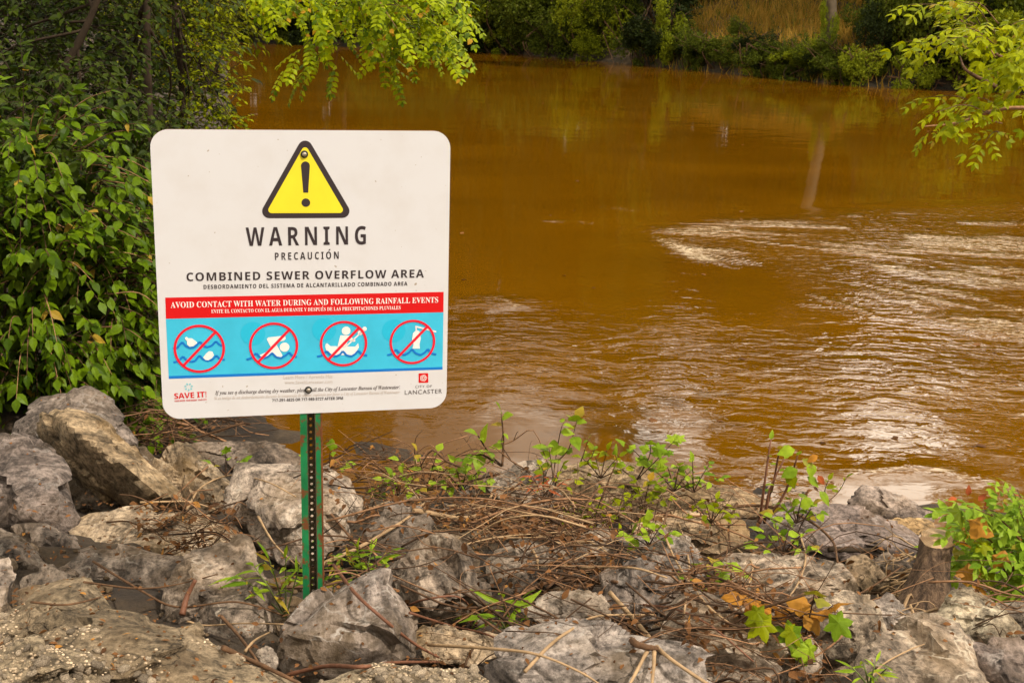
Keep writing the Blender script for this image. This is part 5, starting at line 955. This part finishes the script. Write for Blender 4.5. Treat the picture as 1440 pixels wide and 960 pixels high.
def tall(nm, px, bk, el, Wd, kd, bottom, grp):
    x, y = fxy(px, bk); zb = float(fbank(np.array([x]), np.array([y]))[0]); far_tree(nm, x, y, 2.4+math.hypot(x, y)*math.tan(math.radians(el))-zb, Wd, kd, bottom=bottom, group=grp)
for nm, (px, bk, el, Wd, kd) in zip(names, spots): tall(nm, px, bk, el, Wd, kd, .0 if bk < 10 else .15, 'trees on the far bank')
rw = random.Random(33)
for k, px in enumerate(range(150, 1700, 44)):
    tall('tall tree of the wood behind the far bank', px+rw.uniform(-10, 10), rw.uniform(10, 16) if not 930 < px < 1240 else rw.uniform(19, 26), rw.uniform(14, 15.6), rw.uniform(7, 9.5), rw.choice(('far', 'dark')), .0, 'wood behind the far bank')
for px, bk in ((60, 5), (-120, 6), (-320, 6), (1600, 6), (1780, 7), (2000, 8)): tall('tall tree of the wood behind the far bank', px, bk, 20.5, 13, 'far', .0, 'wood behind the far bank')
for nm, px, bk, H, Wd, kd, zo in [
 ('dark shrub overhanging the far water under the locust branch', 500, .6, 2.6, 4.5, 'dark', -.3), ('dark shrub overhanging the far water right of the locust branch', 620, .5, 2.4, 4.5, 'dark', -.3), ('dark shrub on the far water edge behind the sign top right', 710, .4, 2.3, 4, 'dark', -.3),
 ('green shrub on the far bank left of the bare hanging branch', 790, .5, 2.2, 3.5, 'far', -.3), ('shaded shrub above the bare hanging branch on the far bank', 855, 1.2, 2.6, 3.0, 'far', .2), ('bright yellow green vine shrub hanging to the far water', 935, .2, 2.6, 2.0, 'bright', .05),
 ('small dark shrub on the dry grass slope', 1030, 2.2, 1.3, 1.3, 'far', 0), ('low scrub at the far water under the dry grass', 985, .3, .8, 1.8, 'far', -.1), ('low green scrub left of the pale trunk', 1080, .6, .9, 2.0, 'far', 0), ('yellow green ivy scrub at the foot of the pale trunk', 1130, .5, 1.0, 1.8, 'bright', -.05), ('low scrub hanging to the water right of the pale trunk', 1185, .1, .8, 1.5, 'bright', -.2),
 ('dark rounded shrub right of the pale trunk', 1235, .9, 2.6, 2.2, 'dark', -.1), ('dark shrub at the far water behind the box elder branch', 1330, .8, 2.4, 2.8, 'dark', 0), ('dark shrub on the far bank at the right edge', 1420, .8, 2.5, 3.0, 'dark', 0), ('green shrub on the far bank outside the right edge', 1520, .8, 2.5, 3.0, 'far', 0), ('dark shrub at the far left of the far water', 400, .8, 2.8, 5, 'dark', -.2), ('shrub on the dry slope right of the pale trunk', 1205, 3.0, 1.6, 1.6, 'far', 0)]:
    x, y = fxy(px, bk); far_shrub(nm, x, y, H, Wd, kd, zo)
rt_ = random.Random(21)
for k in range(64):
    px = rt_.choice((rt_.uniform(300, 945), rt_.uniform(300, 945), rt_.uniform(1215, 1560))); bk = rt_.choice((.1, .3, .8, 2.5, 4.5, 7)); x, y = fxy(px, bk); hh = rt_.uniform(2.6, 4.2)+.35*bk; kd = rt_.choice(('dark', 'dark', 'far', 'far', 'bright') if hh < 4 else ('dark', 'far'))
    far_shrub({'dark': 'dark shaded shrub in the thicket lining the far bank', 'far': 'mid green shrub in the thicket lining the far bank', 'bright': 'bright yellow green shrub in the thicket lining the far bank'}[kd], x, y, hh, rt_.uniform(3.2, 5), kd, -.5, 'thicket_shrub', 'thicket lining the far bank')
for k in range(26):
    px = rt_.uniform(930, 1240); x, y = fxy(px, rt_.uniform(-.1, .9)); far_shrub('low scrub plant along the far waterline below the dry grass', x, y, rt_.uniform(.7, 1.7), rt_.uniform(1.3, 2.6), rt_.choice(('far', 'far', 'bright', 'dark')), -.3, 'scrub_plant', 'scrub under the dry grass slope')
for k in range(30):
    px = rt_.uniform(920, 1250); x, y = fxy(px, rt_.uniform(13, 24)); far_shrub('shrub behind the dry grass slope', x, y, rt_.uniform(3.5, 8), rt_.uniform(4, 6), rt_.choice(('far', 'dark')), 0, 'slope_shrub', 'shrubs behind the dry grass slope')
for nm, px, H, W_, kd in (('bright shrub trailing in the far water left of the hanging branch', 700, 2.2, 3.2, 'bright'), ('broad green shrub over the far water left of the vine shrub', 760, 2.4, 3.4, 'far'), ('low bright shrub over the far water beside the hanging branch', 825, 1.8, 2.6, 'bright'), ('green shrub crowding the vine shrub on its left', 890, 2.3, 2.6, 'far'), ('green shrub at the left end of the dry grass slope', 965, 1.9, 2.0, 'far'), ('bright green shrub at the right end of the dry grass slope', 1205, 1.8, 1.9, 'bright'), ('mid green shrub at the far water under the locust branch tips', 600, 2.2, 3.4, 'far'), ('bright shrub at the far water under the box elder branch', 1290, 1.6, 2.0, 'bright')):
    x, y = fxy(px, -.15); far_shrub(nm, x, y, H, W_, kd, -.35)
x, y = fxy(1160, 2.4); zb = float(fbank(np.array([x]), np.array([y]))[0]); r = thing('pale_tree', 'pale barked tree with ivy on its foot, standing on the far bank', 'tree', (x, y, zb), 'trees on the far bank')
V, Fc = tube_np(spline([(.1, 0, -.5), (0, 0, 1), (-.35, 0, 4), (-1.0, 0, 9), (-1.3, 0, 14)], 6), .21, .12, 12, .06); link('trunk', mesh_np('trunk', V, Fc, M_PALEBARK, True), r)
rt = [tube_np(spline([(0, -.1, .1), (a*.5, -.5, -.25-.1*abs(a)), (a, -.8, -.75)], 4), .10, .03, 6) for a in (-.9, -.5, -.1, .35, .8, 1.2)]; link('root', mesh_np('root', np.concatenate([v for v, f in rt]), np.concatenate([f+i*len(rt[0][0]) for i, (v, f) in enumerate(rt)]), M_TAN, True), r)
o = link('crown', CR['far'][0], r); o.location = (-1.2, 0, 11.5); o.scale = (3.6, 3.6, 4.2)
o = link('ivy', CR['bright_s'][0], r); o.location = (-.08, -.15, .8); o.scale = (.46, .42, 1.3); o['kind'] = 'stuff'
def far_stick(label, px_pts, bk, r_, m, nm='bare_branch'):
    x, y = fxy(px_pts[0][0], bk); P = np.array([at(px, py, y-.3*k) for k, (px, py) in enumerate(px_pts)]); V, Fc = tube_np(spline(P, 5), r_, r_*.5, 6); o = link(nm, mesh_np(nm, V-P[0], Fc, m, True)); o.location = P[0]; tag(o, label, 'branch', 'bare branches on the far bank')
far_stick('long bare branch hanging down to the far water', [(848, 45), (858, 75), (870, 106)], .1, .02, M_TWIG); far_stick('bare branch curving beside the hanging one on the far bank', [(850, 30), (880, 70), (905, 95)], .1, .03, M_TWIG); far_stick('pale root lying along the far waterline by the dark rounded shrub', [(1248, 108), (1285, 112), (1330, 118)], .1, .03, M_TWIG); far_stick('arched root over the far waterline left of the ivy scrub', [(1010, 88), (1040, 92), (1060, 105)], .1, .025, M_TWIG)
# dry grass on the far slope
rr = random.Random(4); VV = []; FF = []; n0 = 0
for k in range(9000):
    px = rr.uniform(930, 1240); x, y = fxy(px, rr.uniform(.8, 14)) if k % 40 == 0 else (None, None)
    if x is None: x, y = bx+rr.gauss(0, .7), by+rr.gauss(0, .8)
    else: bx, by = x, y
    z = float(fbank(np.array([x]), np.array([y]))[0]); h = rr.uniform(.25, .6); a = rr.uniform(0, 3.14); w_ = .02; dx, dy = math.cos(a)*w_, math.sin(a)*w_; lx, ly = rr.gauss(0, .15), rr.gauss(0, .15)
    VV += [(x-dx, y-dy, z-.03), (x+dx, y+dy, z-.03), (x+lx, y+ly, z+h)]; FF.append([n0, n0+1, n0+2]); n0 += 3
GRS = leaf_mat('dry_grass', (.24, .15, .018), (.52, .31, .06), (.12, .15, .02), .8, .3, .8)
o = link('dry_grass', mesh_np('dry_grass', np.array(VV), np.array(FF), GRS), kind='stuff'); o['label'] = 'dry orange grass on the far slope'
ms = []; rr = random.Random(91)
for k in range(9000):                               # low weeds covering the bank under and beside the bushes
    x, y = rr.uniform(-11, -2.0), rr.uniform(.5, 18)
    if x > -2.3-.02*y or (y > 5 and x > -.24*y-.5 and y > 7): continue
    ms.append(mtx(np.array([x, y, float(land(x, y))+rr.uniform(0, .12)]), (rr.gauss(0, 1), rr.gauss(0, 1), .3), (rr.gauss(0, .4), rr.gauss(0, .4), 1), rr.uniform(.04, .10)))
o = link('ground_cover', joined('ovate', ms, L_DARK, 'ground_cover'), kind='stuff'); o['label'] = 'low dark weeds covering the bank round the bushes'
# small flotsam on the river
ms = []; rr = random.Random(77)
for k in range(60):
    q = on_z(rr.uniform(640, 1440), rr.choice((rr.uniform(140, 330), rr.uniform(200, 640)))); ms.append(mtx(np.array([q[0], q[1], .006]), (rr.gauss(0, 1), rr.gauss(0, .5), 0), (rr.gauss(0, .1), rr.gauss(0, .1), 1), rr.choice((.03, .04, .06, .09))))
o = link('floating_debris', joined('small', ms, M_BROWNLEAF, 'floating_debris'), kind='stuff'); o['label'] = 'bits of leaf and bark drifting on the brown river'
